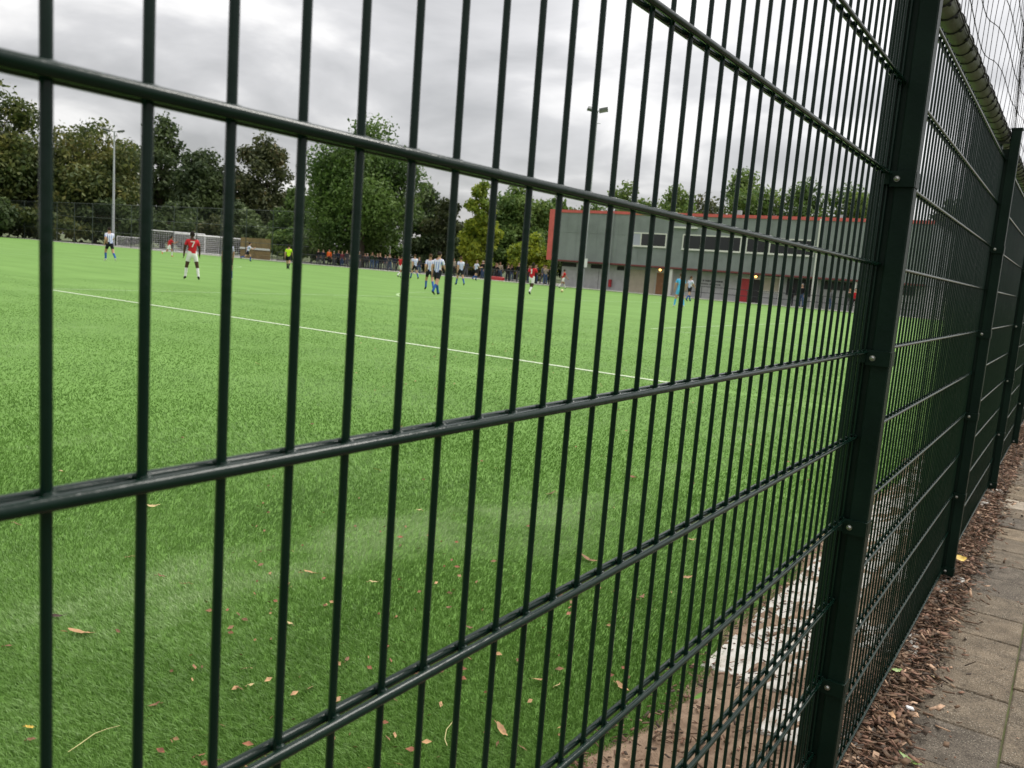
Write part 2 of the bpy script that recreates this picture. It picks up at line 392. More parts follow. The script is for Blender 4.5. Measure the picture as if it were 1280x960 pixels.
def sz():
    if random.random() < .22: return (random.uniform(.018, .045), random.uniform(.010, .024), random.uniform(.0006, .0012))
    return (random.uniform(.010, .058), random.uniform(.002, .011), random.uniform(.001, .004))
o = chips('woodchip_mulch', 15000, wx, yfall(1.2, 14), sz, CH, zf=.004, pile=.034); o['label'] = 'brown woodchip mulch along the foot of the fence'
o = chips('soil_litter', 5200, lambda: random.uniform(-.62, -.02), yfall(1.0, 14), lambda: (random.uniform(.008, .04), random.uniform(.002, .010), random.uniform(.001, .003)), CH, zf=.014, pile=.014); o['label'] = 'bark crumbs and dead leaves on the bare soil'
o = chips('path_crumbs', 260, lambda: random.choice((random.gauss(.16, .05), random.uniform(.1, .8))), yfall(1.6, 10), lambda: (random.uniform(.004, .016), random.uniform(.003, .008), random.uniform(.001, .003)), CH, zf=.004, pile=.003); o['label'] = 'small bark crumbs scattered on the path slabs'

# leaf meshes
def leaf_mesh(name, L, W, m, curl=.3, lob=0.0, seed=0):
    rr = random.Random(seed); vs = []; fs = []; n = 9
    for i in range(n+1):
        t = i/n; wv = W*math.sin(math.pi*min(1, t*1.02))**.7*(1-.35*t)*(1+lob*math.sin(t*22))
        x = L*(t-.5); zc_ = curl*L*(abs(t-.5)**2)*1.4 + .004*rr.random()
        tw = math.sin(t*2.5+seed)*.35
        for s, zz in ((-1, .35), (0, 0), (1, .35)): vs.append((x, s*wv/2*math.cos(tw), zc_ + wv*.5*zz*(1 if s > 0 else .6) + s*wv/2*math.sin(tw)))
    for i in range(n):
        for s in range(2): fs.append((i*3+s, i*3+s+1, (i+1)*3+s+1, (i+1)*3+s))
    mb = MB().add(vs, fs, 0, True)
    mb.tube([(-L*.5, 0, .002), (-L*.72, .06*L*rr.uniform(-1, 1), .001)], .0012, 5)
    zmin = min(v[2] for v in mb.v); mb.v = [(a, b, c-zmin) for a, b, c in mb.v]
    return mb.mesh(name, [m])
LFM = [mat('leaf_tan', (.42, .24, .11), .7, var=.35, scale=40), mat('leaf_brown', (.20, .10, .045), .75, var=.4, scale=40),
       mat('leaf_straw', (.55, .42, .20), .7, var=.3, scale=40), mat('leaf_russet', (.26, .10, .05), .75, var=.4, scale=40),
       mat('leaf_yellow', (.62, .42, .06), .6, var=.25, scale=30), mat('leaf_green', (.22, .34, .08), .5, var=.25, scale=25), mat('leaf_dark', (.06, .035, .022), .8, var=.4, scale=40)]
LV = {}
def leaf(px, py, Lpx, kind, label, rz=None, wid=.35, z=.016, curl=.35):
    g = gp(px, py, z); D = np.dot(g-CAM, _f); L = max(.012, Lpx*D/FPX)
    key = (kind, round(L, 2), random.randint(0, 3))
    me = leaf_mesh('fallen_leaf', L, L*wid, LFM[kind], curl, .12, random.randint(0, 99))
    o = mobj('fallen_leaf', me, None, None, tuple(g), (random.uniform(-.15, .15), random.uniform(-.15, .15), rz if rz is not None else random.uniform(0, 6.28)))
    return tag(o, label, 'leaf', 'dead leaves and twigs lying on the turf')
K = ['tan', 'brown', 'straw', 'russet', 'yellow', 'green', 'dark']
leaves = [(102,792,36,0,.6,'long curled tan leaf on the turf at lower left, between the two leftmost wires'),(148,790,14,1,None,'small brown leaf beside the long tan leaf at lower left'),
 (73,771,24,6,.5,'thin dark leaf on the turf beside the leftmost wire'),(160,697,14,0,None,'curled tan leaf hard against the second wire from the left'),(192,633,18,2,.7,'pale straw coloured leaf just right of the second wire'),
 (392,717,26,0,.6,'pointed tan leaf on the turf between the fourth and fifth wires'),(204,721,16,1,.6,'thin brown leaf between the second and third wires'),(231,730,14,3,None,'small russet leaf left of the third wire'),
 (78,590,10,2,None,'small pale leaf below the double rod beside the leftmost wire'),(22,656,16,1,.3,'brown leaf under the double rod at the far left'),(627,914,30,0,-.5,'broad tan leaf low on the turf near the middle of the picture'),
 (622,930,10,1,None,'small dark brown leaf just below the broad tan leaf'),(313,857,10,2,1.4,'small upright straw leaf low down right of the third wire'),(308,836,10,2,None,'small straw leaf above the upright one, right of the third wire'),
 (192,882,16,1,None,'brown two part leaf low down between the second and third wires'),(38,910,16,4,None,'yellow brown leaf at the bottom left corner of the turf'),(40,925,12,1,1.,'brown leaf scrap below the yellow one at bottom left'),
 (468,728,14,2,.6,'pale leaf standing up between the sixth and seventh wires'),(736,700,32,1,-.3,'long dark brown leaf with stalk behind the double rod right of centre'),(688,618,22,1,None,'crumpled brown leaf on the light patch of turf right of centre'),
 (672,850,18,0,None,'tan leaf low on the turf right of centre'),(697,857,10,2,1.2,'small whitish leaf beside the tan one, right of centre'),(778,860,26,0,-.4,'russet tan leaf on the turf near the bare soil edge'),
 (860,722,16,0,None,'tan leaf on the turf near the soil edge behind the fourth double rod'),(802,747,18,1,None,'flat brown leaf left of the soil edge'),(865,675,14,0,1.,'tan leaf on the turf well behind the lower double rod'),
 (792,597,12,3,None,'russet leaf far back on the turf right of centre'),(521,842,10,3,None,'small russet leaf low down in the middle'),(434,825,12,1,None,'small brown leaf between the fifth and sixth wires'),
 (560,760,10,1,None,'brown scrap on the turf in the middle'),(228,548,14,1,None,'brown leaf above the double rod at left'),(322,455,10,2,None,'pale speck like leaf on the turf below the penalty line'),
 (470,587,10,4,None,'small yellow leaf just below the middle double rod'),(524,638,10,2,None,'pale leaf scrap on the light patch of turf'),(586,785,12,1,.4,'brown leaf tip sticking out beside a wire near the middle'),
 (10,808,10,1,None,'brown scrap at the left edge of the turf'),(362,780,10,2,None,'pale scrap left of the fifth wire'),(250,945,14,3,None,'russet leaf at the bottom edge left of centre')]
for px, py, L, kd, rz, lab in leaves: leaf(px, py, L, kd, lab, rz, .30 if L > 13 else .45)
g = gp(115, 922, .03)
STRAW = mat('straw_stem', (.55, .48, .22), .7)
pts = [gp(*q, .022) for q in ((85, 940), (100, 930), (118, 917), (134, 911), (150, 907))]
o = MB().tube([p - pts[0] for p in pts], [.0009, .0013, .0013, .001, .0008], 6).build('straw_stem', STRAW, None, tuple(pts[0])); tag(o, 'thin pale straw stem lying on the turf at bottom left', 'stem')
pts = [gp(*q, .022) for q in ((566, 902), (558, 912), (556, 924), (559, 932))]
o = MB().tube([p - pts[0] for p in pts], .0012, 6).build('straw_stem', STRAW, None, tuple(pts[0])); tag(o, 'short curved straw stem on the turf left of the broad tan leaf', 'stem')
for i in range(420):
    y = random.uniform(.9, 3) if i % 2 else random.uniform(.9, 12); x = random.uniform(-.7-.9*y, -.7)
    if i == 0: mb = MB()
    s = random.uniform(.006, .019); a = random.uniform(0, 6.28)
    mb.add([(x-s*math.cos(a), y-s*math.sin(a), .018), (x+s*.4*math.sin(a), y-s*.4*math.cos(a), .016), (x+s*math.cos(a), y+s*math.sin(a), .020), (x-s*.4*math.sin(a), y+s*.4*math.cos(a), .024)], [(0, 1, 2), (0, 2, 3)], random.randint(0, 2))
tag(mb.build('leaf_crumbs', [LFM[1], LFM[0], LFM[3]]), 'tiny leaf crumbs sprinkled over the turf', kind='stuff')
def ground_leaf(x, y, z, L, W, kd, rz, label, curl=.4):
    o = mobj('fallen_leaf', leaf_mesh('fallen_leaf', L, W, LFM[kd], curl, .08, int(L*1000)), None, None, (x, y, z), (.1, .05, rz)); return tag(o, label, 'leaf')
g = gp(1199, 702, .03); ground_leaf(g[0], g[1], .042, .075, .055, 4, .6, 'orange yellow leaf on the woodchips beside the second post')
g = gp(1137, 953, .01); ground_leaf(g[0], g[1], .012, .085, .022, 5, 2.6, 'long green leaf on the path slabs at the bottom edge')
g = gp(1120, 842, .03); ground_leaf(g[0], g[1], .040, .05, .018, 5, .9, 'small green leaf on the woodchips beside the fence panel')
g = gp(1169, 848, .005); ground_leaf(g[0], g[1], .006, .045, .014, 2, 2.8, 'pale green leaf flat on the slabs at the woodchip edge')
g = gp(1232, 697, .005); ground_leaf(g[0], g[1], .006, .05, .014, 2, 2.4, 'pale leaf on the path slab beside the second post')
g = gp(1137, 888, .03)
o = MB().bevbox((-.012, -.007, 0), (.012, .008, .006), .002).build('litter_scrap', WHITE, None, (g[0], g[1], .036), (.1, .2, .5)); tag(o, 'small white scrap of litter on the woodchips', 'litter')
g = gp(1114, 900, .03); ground_leaf(g[0], g[1], .042, .045, .03, 0, 1.7, 'orange brown curled leaf on the woodchips near the fence foot')

# ------------------------------------------------------------------ turf blades near the fence
def blades(name, n, d0, d1, m, bent):
    d = d0*np.exp(RNG.random(n)*math.log(d1/d0))
    az = math.atan2(-_f[0], _f[1]) + (RNG.random(n)-.5)*math.radians(80)
    bx = CAM[0] - d*np.sin(az); by = CAM[1] + d*np.cos(az)
    ex = -.56 - .035*np.sin(by*1.7+.6) - .03*np.sin(by*4.3+1) - .012*np.sin(by*11) - .012*np.maximum(0, by-4)
    fade = np.clip((9.5-d)/5.5, 0, 1) if bent else np.clip((d-4)/5.5, 0, 1)      # the two blade kinds blend into one another
    keep = (bx < ex + .012*RNG.standard_normal(n)) & (np.abs(by-10.35) > .06) & (RNG.random(n) < fade)
    bx, by, d = bx[keep], by[keep], d[keep]; n = len(bx)
    wd = .00115*(1+d*.55)*RNG.uniform(.7, 1.3, n); hg = RNG.uniform(.011, .024, n)*(1-.82*np.clip((d-5)/23, 0, 1))
    th = RNG.random(n)*2*math.pi
    lx = .009*np.sin(bx*1.1+by*.8) + .007*np.sin(by*2.3-bx*.7); ly = .010*np.cos(bx*.9-by*1.3)   # pile brushed in soft patches
    tx = bx + lx + RNG.normal(0, .009, n); ty = by + ly + RNG.normal(0, .009, n)
    cx_, cy_ = np.cos(th)*wd/2, np.sin(th)*wd/2; Z = np.zeros(n)
    if bent:
        mx_, my_ = bx*.7+tx*.3, by*.7+ty*.3
        V = np.stack([np.stack([bx-cx_, by-cy_, Z], 1), np.stack([bx+cx_, by+cy_, Z], 1), np.stack([mx_+cx_*.9, my_+cy_*.9, hg*.66], 1), np.stack([mx_-cx_*.9, my_-cy_*.9, hg*.66], 1), np.stack([tx, ty, hg], 1)], 1).reshape(-1, 3)
        b = np.arange(n)*5
        F = np.stack([np.stack([b, b+1, b+2], 1), np.stack([b, b+2, b+3], 1), np.stack([b+3, b+2, b+4], 1)], 1).reshape(-1, 3)
    else:
        V = np.stack([np.stack([bx-cx_, by-cy_, Z], 1), np.stack([bx+cx_, by+cy_, Z], 1), np.stack([tx, ty, hg], 1)], 1).reshape(-1, 3)
        F = np.arange(n*3).reshape(-1, 3)
    return mobj(name, np_mesh(name, V, F, [m]))
def leafy(name, c1, c2, trans=.35, scale=.5, rough=.6, c3=None, sheen=0.0, spec=.3, rnd=True, stretch=None, pos=(.36, .66, .72), rk=.34):
    m = bpy.data.materials.new(name); m.use_nodes = True; t = m.node_tree; p = t.nodes['Principled BSDF']
    g = N(t, 'ShaderNodeNewGeometry'); n_ = N(t, 'ShaderNodeTexNoise'); n_.inputs['Scale'].default_value = scale; n_.inputs['Detail'].default_value = 4
    mp = N(t, 'ShaderNodeMapping'); mp.inputs['Scale'].default_value = stretch or (1, 1, 1)
    t.links.new(g.outputs['Position'], mp.inputs[0]); t.links.new(mp.outputs[0], n_.inputs['Vector'])
    r = N(t, 'ShaderNodeValToRGB'); a, b_ = r.color_ramp.elements; a.position = pos[0]; b_.position = pos[1]; a.color = (*c1, 1); b_.color = (*c2, 1)
    if c3: x = r.color_ramp.elements.new(pos[2]); x.color = (*c3, 1)
    fac = n_.outputs[0]
    if rnd: fac = M(t, 'ADD', M(t, 'MULTIPLY', M(t, 'SUBTRACT', g.outputs['Random Per Island'], .5), rk), n_.outputs[0])
    if name == 'turf_blade':                     # paler lane in the pile a couple of metres from the fence
        sx = N(t, 'ShaderNodeSeparateXYZ'); t.links.new(g.outputs['Position'], sx.inputs[0])
        wv = M(t, 'MULTIPLY', M(t, 'SINE', M(t, 'MULTIPLY', sx.outputs[1], .8)), .22)
        q = M(t, 'DIVIDE', M(t, 'ADD', M(t, 'ADD', sx.outputs[0], 2.12), wv), .42)
        n3 = N(t, 'ShaderNodeTexNoise'); n3.inputs['Scale'].default_value = 2.2; n3.inputs['Detail'].default_value = 5; t.links.new(g.outputs['Position'], n3.inputs['Vector'])
        ln = M(t, 'MULTIPLY', M(t, 'EXPONENT', M(t, 'MULTIPLY', M(t, 'MULTIPLY', q, q), -1.0)), M(t, 'MULTIPLY', M(t, 'SUBTRACT', n3.outputs[0], .30, clamp=True), 1.05))
        fac = M(t, 'ADD', fac, ln)
    t.links.new(fac, r.inputs[0]); t.links.new(r.outputs[0], p.inputs['Base Color'])
    p.inputs['Roughness'].default_value = rough; p.inputs['Specular IOR Level'].default_value = spec
    if sheen: p.inputs['Sheen Weight'].default_value = sheen
    tr = N(t, 'ShaderNodeBsdfTranslucent'); t.links.new(r.outputs[0], tr.inputs[0])
    mx = N(t, 'ShaderNodeMixShader'); mx.inputs[0].default_value = trans
    t.links.new(p.outputs[0], mx.inputs[1]); t.links.new(tr.outputs[0], mx.inputs[2]); t.links.new(mx.outputs[0], t.nodes['Material Output'].inputs[0])
    return m
BLADE = leafy('turf_blade', (.094, .196, .032), (.148, .278, .056), .3, 1.1, .45, c3=(.30, .42, .18), stretch=(1.25, .45, 1), pos=(.32, .62, .82), rk=.10)
fib = tag(blades('turf_fibres', 620000, 1.3, 9.5, BLADE, True), 'bright green artificial turf pile in front of the bare soil', kind='stuff')
fib2 = blades('turf_fibres', 560000, 4.0, 30.0, BLADE, False); tag(fib2, 'green artificial turf pile further out on the pitch', kind='stuff')

# ------------------------------------------------------------------ trees
BARK = mat('bark', (.075, .058, .042), .95, var=.35, scale=3, bump=.8, bscale=8)
def crown_mesh(name, m, H, R, z0, nl, ls, seed, flat=1.0, sparse=0.0, lobes=26):
    rg = np.random.default_rng(seed)
    # clump centres fill the crown: widest in its lower half, ragged at the top
    C, S = [], []
    while len(C) < lobes:
        p = rg.uniform(-1, 1, 3)
        t = (p[2]+1)/2
        wr = max(.22, 1-(abs(t-.42)/.62)**3.0)
        if math.hypot(p[0], p[1]) > wr: continue
        sr = min(R*rg.uniform(.26, .46), (H-z0)*.22)*(1-.3*t); C.append((p[0]*R*.78, p[1]*R*.78*flat, z0 + sr*.6 + (H-z0-sr*1.35)*t)); S.append(sr)
    sr = min(R*.3, (H-z0)*.16); C.append((rg.uniform(-.15, .15)*R, 0, H-sr*.8)); S.append(sr); C.append((rg.uniform(-.2, .2)*R, 0, H-sr*1.9)); S.append(sr*1.4)
    C = np.array(C); S = np.array(S)
    wgt = S**2; k = rg.choice(len(C), nl, p=wgt/wgt.sum())
    dv = rg.normal(size=(nl, 3)); dv /= np.linalg.norm(dv, axis=1)[:, None]
    rad = rg.random(nl)**.42*(1+.22*rg.standard_normal(nl)*(.6+sparse))
    pos = C[k] + dv*(S[k]*rad)[:, None]*np.array([1, 1, .78])
    pos[:, 2] = np.minimum(pos[:, 2], H*1.02)
    nv = rg.normal(size=(nl, 3)) + dv*.7 + np.array([0, 0, .5]); nv /= np.linalg.norm(nv, axis=1)[:, None]
    a = np.cross(nv, rg.normal(size=(nl, 3))); a /= np.linalg.norm(a, axis=1)[:, None]; bb = np.cross(nv, a)
    s = (ls*rg.uniform(.55, 1.35, nl))[:, None]
    q = np.stack([pos - a*s, pos + bb*s*.55 + nv*s*.12, pos + a*s*1.05, pos - bb*s*.55 + nv*s*.12], 1).reshape(-1, 3)
    f = np.arange(nl*4).reshape(-1, 4)
    return np_mesh(name, q, f, [m]), C
def tree(name, px, top, D, wpx, m, label, seed, nl=4200, z0=.22, sparse=0.0, ls=None, flat=1.0, lobes=26, group='trees beyond the pitch', cat='tree', base=None):
    P = ad(px, hz(px), D); x, y = P[0], P[1]
    H = ad(px, top, D)[2]; R = wpx/2*D/FPX
    t = tag(empty(name, (x, y, -.02)), label, cat, group)
    ls = ls or max(.16, .0023*D)
    me, C = crown_mesh('crown', m, H, R, H*z0*.5, int(nl*3.4), ls, seed, flat, sparse, int(lobes*1.5*max(1, .75*H/(2*R))))
    mobj('crown', me, None, t)
    rg = random.Random(seed); tr = max(.06, H*.018)
    mb = MB(); pts = [(0, 0, 0), (rg.uniform(-.2, .2)*tr*4, rg.uniform(-.2, .2)*tr*4, H*.3), (rg.uniform(-.3, .3)*tr*5, rg.uniform(-.3, .3)*tr*5, H*.6), (rg.uniform(-.3, .3)*tr*5, 0, H*.86)]
    mb.tube(pts, [tr*1.25, tr, tr*.6, tr*.15], 8)
    mb.build('trunk', BARK, t)
    for c in C[::2]:
        h0 = rg.uniform(.25, .6)*H; i = 1 if h0 < H*.45 else 2
        s0 = np.array(pts[1]) + (np.array(pts[2])-np.array(pts[1]))*max(-.3, min(1, (h0-H*.3)/(H*.3)))
        MB().tube([s0, s0*.4+np.array(c)*.6+(0, 0, -.04*H), c], [tr*.38, tr*.22, tr*.06], 5).build('limb', BARK, t)
    return t
OL = leafy('leaves_olive', (0.057, 0.085, 0.025), (0.169, 0.186, 0.050), .3, .16, c3=(0.231, 0.213, 0.062))
DK = leafy('leaves_dark', (0.047, 0.075, 0.030), (0.129, 0.176, 0.061), .3, .16)
BR = leafy('leaves_brown_green', (0.046, 0.063, 0.025), (0.117, 0.132, 0.051), .3, .16, c3=(0.151, 0.130, 0.053))
GR = leafy('leaves_green', (0.051, 0.099, 0.022), (0.144, 0.227, 0.051), .35, .2)
YG = leafy('leaves_yellow_green', (0.139, 0.208, 0.024), (0.355, 0.398, 0.036), .4, .25)
MG = leafy('leaves_mid_green', (0.078, 0.145, 0.032), (0.194, 0.272, 0.061), .35, .2)
tree('broadleaf_tree', -22, 84, 168, 128, OL, 'tall loose crowned olive tree cut off by the left edge', 1, 6500, .3, .5)
tree('broadleaf_tree', 30, 168, 170, 110, OL, 'rounded olive green tree below the tall one at the far left', 2, 5000, .06)
tree('broadleaf_tree', 118, 146, 172, 150, OL, 'wide olive brown tree directly behind the left floodlight mast', 3, 8500, .05, lobes=36)
tree('broadleaf_tree', 203, 142, 182, 74, DK, 'taller sparse topped tree right of the left floodlight mast', 4, 3000, .2, .7)
tree('broadleaf_tree', 250, 184, 176, 105, DK, 'dark evergreen tree rising behind the stored goals', 5, 5000, .03)
tree('broadleaf_tree', 322, 166, 174, 100, BR, 'brownish green tree with pointed top left of the big green tree', 6, 5500, .04, lobes=32)
tree('broadleaf_tree', 452, 142, 108, 158, GR, 'biggest bright green round crowned tree behind the crowd', 7, 15000, .10, .25, lobes=52, ls=.22)
tree('broadleaf_tree', 366, 232, 150, 60, GR, 'green tree in the gap left of the biggest tree', 27, 2600, .05)
tree('broadleaf_tree', 530, 226, 140, 70, DK, 'dark tree just right of the biggest tree', 8, 2600, .05)
tree('broadleaf_tree', 556, 246, 112, 66, BR, 'brown tinted tree behind the pair of striped players', 9, 2800, .08)
tree('broadleaf_tree', 597, 224, 100, 52, YG, 'narrow yellow green tree behind the crowd', 10, 3000, .12)
tree('broadleaf_tree', 645, 228, 108, 96, MG, 'mid green tree left of the clubhouse', 11, 5000, .10)
tree('broadleaf_tree', 690, 244, 135, 70, GR, 'green tree showing just above the left end of the clubhouse roof', 12, 2600, .1)
tree('yellow_shrub', 664, 290, 88, 62, YG, 'low yellow green shrub beside the clubhouse wall', 13, 2200, .08, cat='shrub', group='shrubs behind the crowd')
tree('broadleaf_tree', 776, 224, 130, 84, MG, 'leftmost green tree rising above the clubhouse roof', 14, 2600, .2)
tree('broadleaf_tree', 836, 228, 130, 86, MG, 'second green tree above the clubhouse roof', 15, 2600, .2)
tree('broadleaf_tree', 925, 208, 130, 124, MG, 'widest green tree above the clubhouse roof', 16, 5200, .2)
tree('broadleaf_tree', 992, 220, 130, 90, GR, 'green tree right of the widest one above the clubhouse roof', 17, 2600, .2)
tree('broadleaf_tree', 1052, 226, 130, 110, MG, 'green tree above the clubhouse roof next to the nearest post', 18, 3400, .2)
tree('broadleaf_tree', 872, 240, 140, 130, BR, 'brownish tree low behind the clubhouse roof', 19, 3200, .2)
tree('broadleaf_tree', 1175, 246, 120, 90, DK, 'dark tree seen through the second fence panel', 20, 3600, .1)
tree('broadleaf_tree', 1270, 240, 120, 120, DK, 'dark tree hidden behind the far fence panels', 21, 2600, .1)
# undergrowth along the far side
under = [(-20, 236, 160, 110, DK, 'dark undergrowth at the far left edge'), (62, 240, 163, 120, OL, 'olive undergrowth left of the floodlight mast'), (150, 246, 162, 100, DK, 'dark undergrowth right of the floodlight mast'),
 (215, 250, 160, 90, DK, 'dark undergrowth above the left stored goal'), (270, 268, 150, 52, BR, 'ochre bush above the stored goals'), (300, 250, 158, 90, DK, 'dark undergrowth behind the ochre bush'),
 (362, 284, 128, 60, MG, 'olive shrub behind the referee'), (405, 276, 120, 70, DK, 'dark shrub left under the biggest tree'), (470, 276, 116, 90, GR, 'green undergrowth below the biggest tree'), (535, 282, 112, 70, DK, 'dark undergrowth behind the striped pair'),
 (585, 286, 108, 56, DK, 'dark undergrowth under the yellow green tree'), (625, 280, 104, 60, GR, 'green undergrowth left of the yellow shrub'), (690, 290, 112, 60, DK, 'dark undergrowth against the clubhouse end'), (740, 250, 145, 110, GR, 'green canopy filling behind the left of the clubhouse roof'),
 (810, 252, 140, 110, MG, 'green canopy behind the clubhouse roof above the first windows'), (960, 244, 140, 130, BR, 'brownish canopy behind the clubhouse roof right of the widest tree'), (1085, 248, 140, 120, MG, 'green canopy behind the clubhouse roof at the nearest post')]
for i, (px, top, D, wp, m, lab) in enumerate(under):
    tree('undergrowth_shrub', px, top, D, wp, m, lab, 60+i, 2400, .0, cat='shrub', group='undergrowth behind the far fence', lobes=18)


# ------------------------------------------------------------------ clubhouse
CLAD = mat('grey_cladding', (.245, .265, .266), .5, var=.10, scale=.7, coords='World', spec=.4)
RED = mat('red_trim', (.56, .10, .088), .5, var=.12, scale=2, coords='World')
DRED = mat('dark_red_edge', (.16, .035, .035), .5)
BLOCK = mat('grey_blockwork', (.43, .43, .42), .9, var=.12, scale=1.5, coords='World', bump=.3)
WFR = mat('white_window_frame', (.66, .65, .60), .5)
GLASS = mat('dark_window_glass', (.012, .014, .015), .08, spec=.5)
BEIGE = mat('beige_shutter', (.44, .39, .29), .7, var=.08, scale=2)
BROWN = mat('brown_door', (.24, .11, .045), .6, var=.12, scale=4)
REDD = mat('red_door', (.42, .03, .035), .5, var=.1, scale=3)
DARKM = mat('dark_paint_and_shade', (.02, .02, .021), .7)  # dark fittings, and the shade painted in for the wall recesses
ROOF = mat('flat_roof', (.16, .16, .16), .9)
FX0, FX1, FY, ZB, ZT = -42.2, -9.6, 69.5, 2.45, 7.10
club = tag(empty('clubhouse', (0, 0, 0)), 'two storey grey clad clubhouse with red trim beyond the far touchline', 'building')
MB().box((FX0, FY+.06, ZB+.02), (FX1, FY+13, ZT-.05)).build('upper_storey', CLAD, club)
MB().box((FX0+.2, 70.6, -.05), (FX1-.1, FY+12.5, ZB+.02)).build('ground_storey_wall', BLOCK, club)
MB().box((FX0-.05, FY-.02, ZT-.05), (FX1+.05, FY+13.1, ZT+.04)).build('roof', ROOF, club)
def clad_panel(w_, h_):
    mb = MB(); n = int(w_/.11); pr = []
    for i in range(n):
        x = w_*i/n; d_ = w_/n
        pr += [(x, 0), (x+d_*.55, 0), (x+d_*.68, -.028), (x+d_*.90, -.028)]
    pr.append((w_, 0)); vs = [(x, y, 0) for x, y in pr] + [(x, y, h_) for x, y in pr]; k = len(pr)
    mb.add(vs, [(i, i+1, k+i+1, k+i) for i in range(k-1)]); return mb.mesh('cladding_panel', [CLAD])
pw = 1.085; P1, P2 = clad_panel(pw-.02, 5.09-ZB-.02), clad_panel(pw-.02, ZT-5.13)
for i in range(30):
    mobj('cladding_panel', P1, None, club, (FX0+.02+pw*i, FY+.03+random.uniform(-.006, .006), ZB+.03))
    mobj('cladding_panel', P2, None, club, (FX0+.02+pw*i, FY+.03+random.uniform(-.006, .006), 5.13))
MB().box((FX0-.06, FY-.06, ZT-.12), (FX1+.06, FY+.04, ZT+.14)).build('red_fascia', RED, club)
MB().box((FX0-.95, FY-.09, ZB-.02), (FX0+.0, FY+1.2, ZT+.145)).build('red_end_frame', RED, club)
MB().box((FX0-.0, FY-.03, ZB-.07), (FX1+.02, FY+.10, ZB+.07)).build('dark_red_edge', DRED, club)
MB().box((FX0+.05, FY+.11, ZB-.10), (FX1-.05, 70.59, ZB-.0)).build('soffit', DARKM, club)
def window(x0, x1, z0, z1, divs, y=FY, panes=None, depth=.07):
    t = .10; f = MB()
    f.box((x0, y-depth, z1-t), (x1, y+.02, z1)); f.box((x0, y-depth, z0), (x1, y+.02, z0+t))
    xs = [x0] + divs + [x1]
    for i, xv in enumerate(xs):
        a_, b_ = (xv, xv+t) if i == 0 else ((xv-t, xv) if i == len(xs)-1 else (xv-t/2, xv+t/2))
        f.box((a_, y-depth+.003, z0+t), (b_, y+.02, z1-t))
    fo = f.build('window', WFR, club)
    MB().box((x0-.04, y-depth-.05, z0-.05), (x1+.04, y-depth+.03, z0-.003)).build('window_sill', WFR, fo)
    for i in range(len(xs)-1):
        MB().box((xs[i]+t*.5, y-.034, z0+t*.5), (xs[i+1]-t*.5, y-.024, z1-t*.5)).build('window_pane', (panes or {}).get(i, GLASS), fo)
BLIND = mat('pale_blue_blind', (.38, .38, .47), .6)
window(-34.4, -30.8, 4.18, 5.42, [-33.3], panes={0: BLIND})
window(-29.3, -24.0, 4.12, 5.44, [-27.55])
window(-23.6, -18.0, 4.12, 5.44, [-21.6])
MB().box((-30.3, FY-.22, 5.93), (-28.0, FY-.005, 6.08)).build('wall_light_bar', WFR, club)
for xv in (-17.73, -36.2): MB().tube([(xv, FY-.16, 0), (xv, FY-.16, ZT)], .07 if xv > -20 else .05, 10).build('downpipe', WFR if xv > -20 else CLAD, club)
for xv in (-30.15, -20.35, -17.6, -14.6, -11.6): MB().box((xv-.13, FY+.12, 0), (xv+.13, FY+.38, ZB-.101)).build('column', WFR, club)
LY = 70.6
for (x0, x1) in ((-42.0, -40.4), (-38.8, -37.6), (-36.0, -35.25)):
    MB().box((x0, LY-.03, 1.92), (x1, LY+.02, 2.30)).build('vent_grille', DARKM, club)
sh = MB()
for k in range(16): sh.bevbox((-34.9, LY-.05, .02+.13*k), (-33.05, LY-.004, .145+.13*k), .012)
sh.build('roller_shutter', BEIGE, club)
MB().box((-33.0, LY-.03, 0), (-32.05, LY+.01, 2.2)).build('beige_wall_panel', BEIGE, club)
MB().box((-31.05, LY-.03, 0), (-30.3, LY+.01, 2.2)).build('beige_wall_panel', BEIGE, club)
def door(x0, x1, zt, m, fm=WFR):
    f = MB().box((x0-.07, LY-.06, 0), (x0, LY+.01, zt+.07)).box((x1, LY-.06, 0), (x1+.07, LY+.01, zt+.07)).box((x0, LY-.06, zt), (x1, LY+.01, zt+.07)).build('door_frame', fm, club)
    dd = MB().box((x0, LY-.035, .02), (x1, LY-.005, zt)).build('door', m, club)
    MB().tube([(x1-.1, LY-.08, 1.0), (x1-.22, LY-.08, 1.0)], .014, 6).build('door_handle', STEEL, dd)
door(-31.9, -31.1, 1.95, BROWN, BEIGE); door(-24.15, -23.25, 2.0, REDD); door(-23.05, -22.3, 2.0, DARKM)
window(-22.2, -20.45, 1.0, 2.3, [-21.3], LY, {0: BEIGE, 1: BEIGE}, .05)
LITP = mat('lit_bulkhead', (.9, .7, .4), .4, emit=((1.0, .50, .14), 2.2))
for xv in (-31.6, -22.8):
    b_ = MB().box((xv-.14, LY-.06, 2.10), (xv+.14, LY, 2.34)).build('bulkhead_lamp', DARKM, club)
    MB().ball((xv, LY-.10, 2.22), (.13, .08, .10), 10, 6).build('lamp_glass', LITP, b_)
rb = MB().tube([(-36.55, LY-.14, .32), (-36.55, LY-.14, 1.0)], .16, 10).build('fire_hose_case', REDD, club)
sg = MB().box((-27.9, LY-.035, 1.12), (-25.6, LY-.005, 1.72)).build('wall_sign', mat('sign_grey', (.38, .38, .37), .7), club)
for r_ in range(2):
    xv = -27.75
    while xv < -25.8:
        wl = random.uniform(.08, .16); hh = .13 if r_ == 0 else .09
        MB().box((xv, LY-.045, 1.50-.26*r_), (xv+wl, LY-.036, 1.50-.26*r_+hh)).build('sign_letter', DARKM, sg); xv += wl+random.choice((.04, .05, .05, .14))
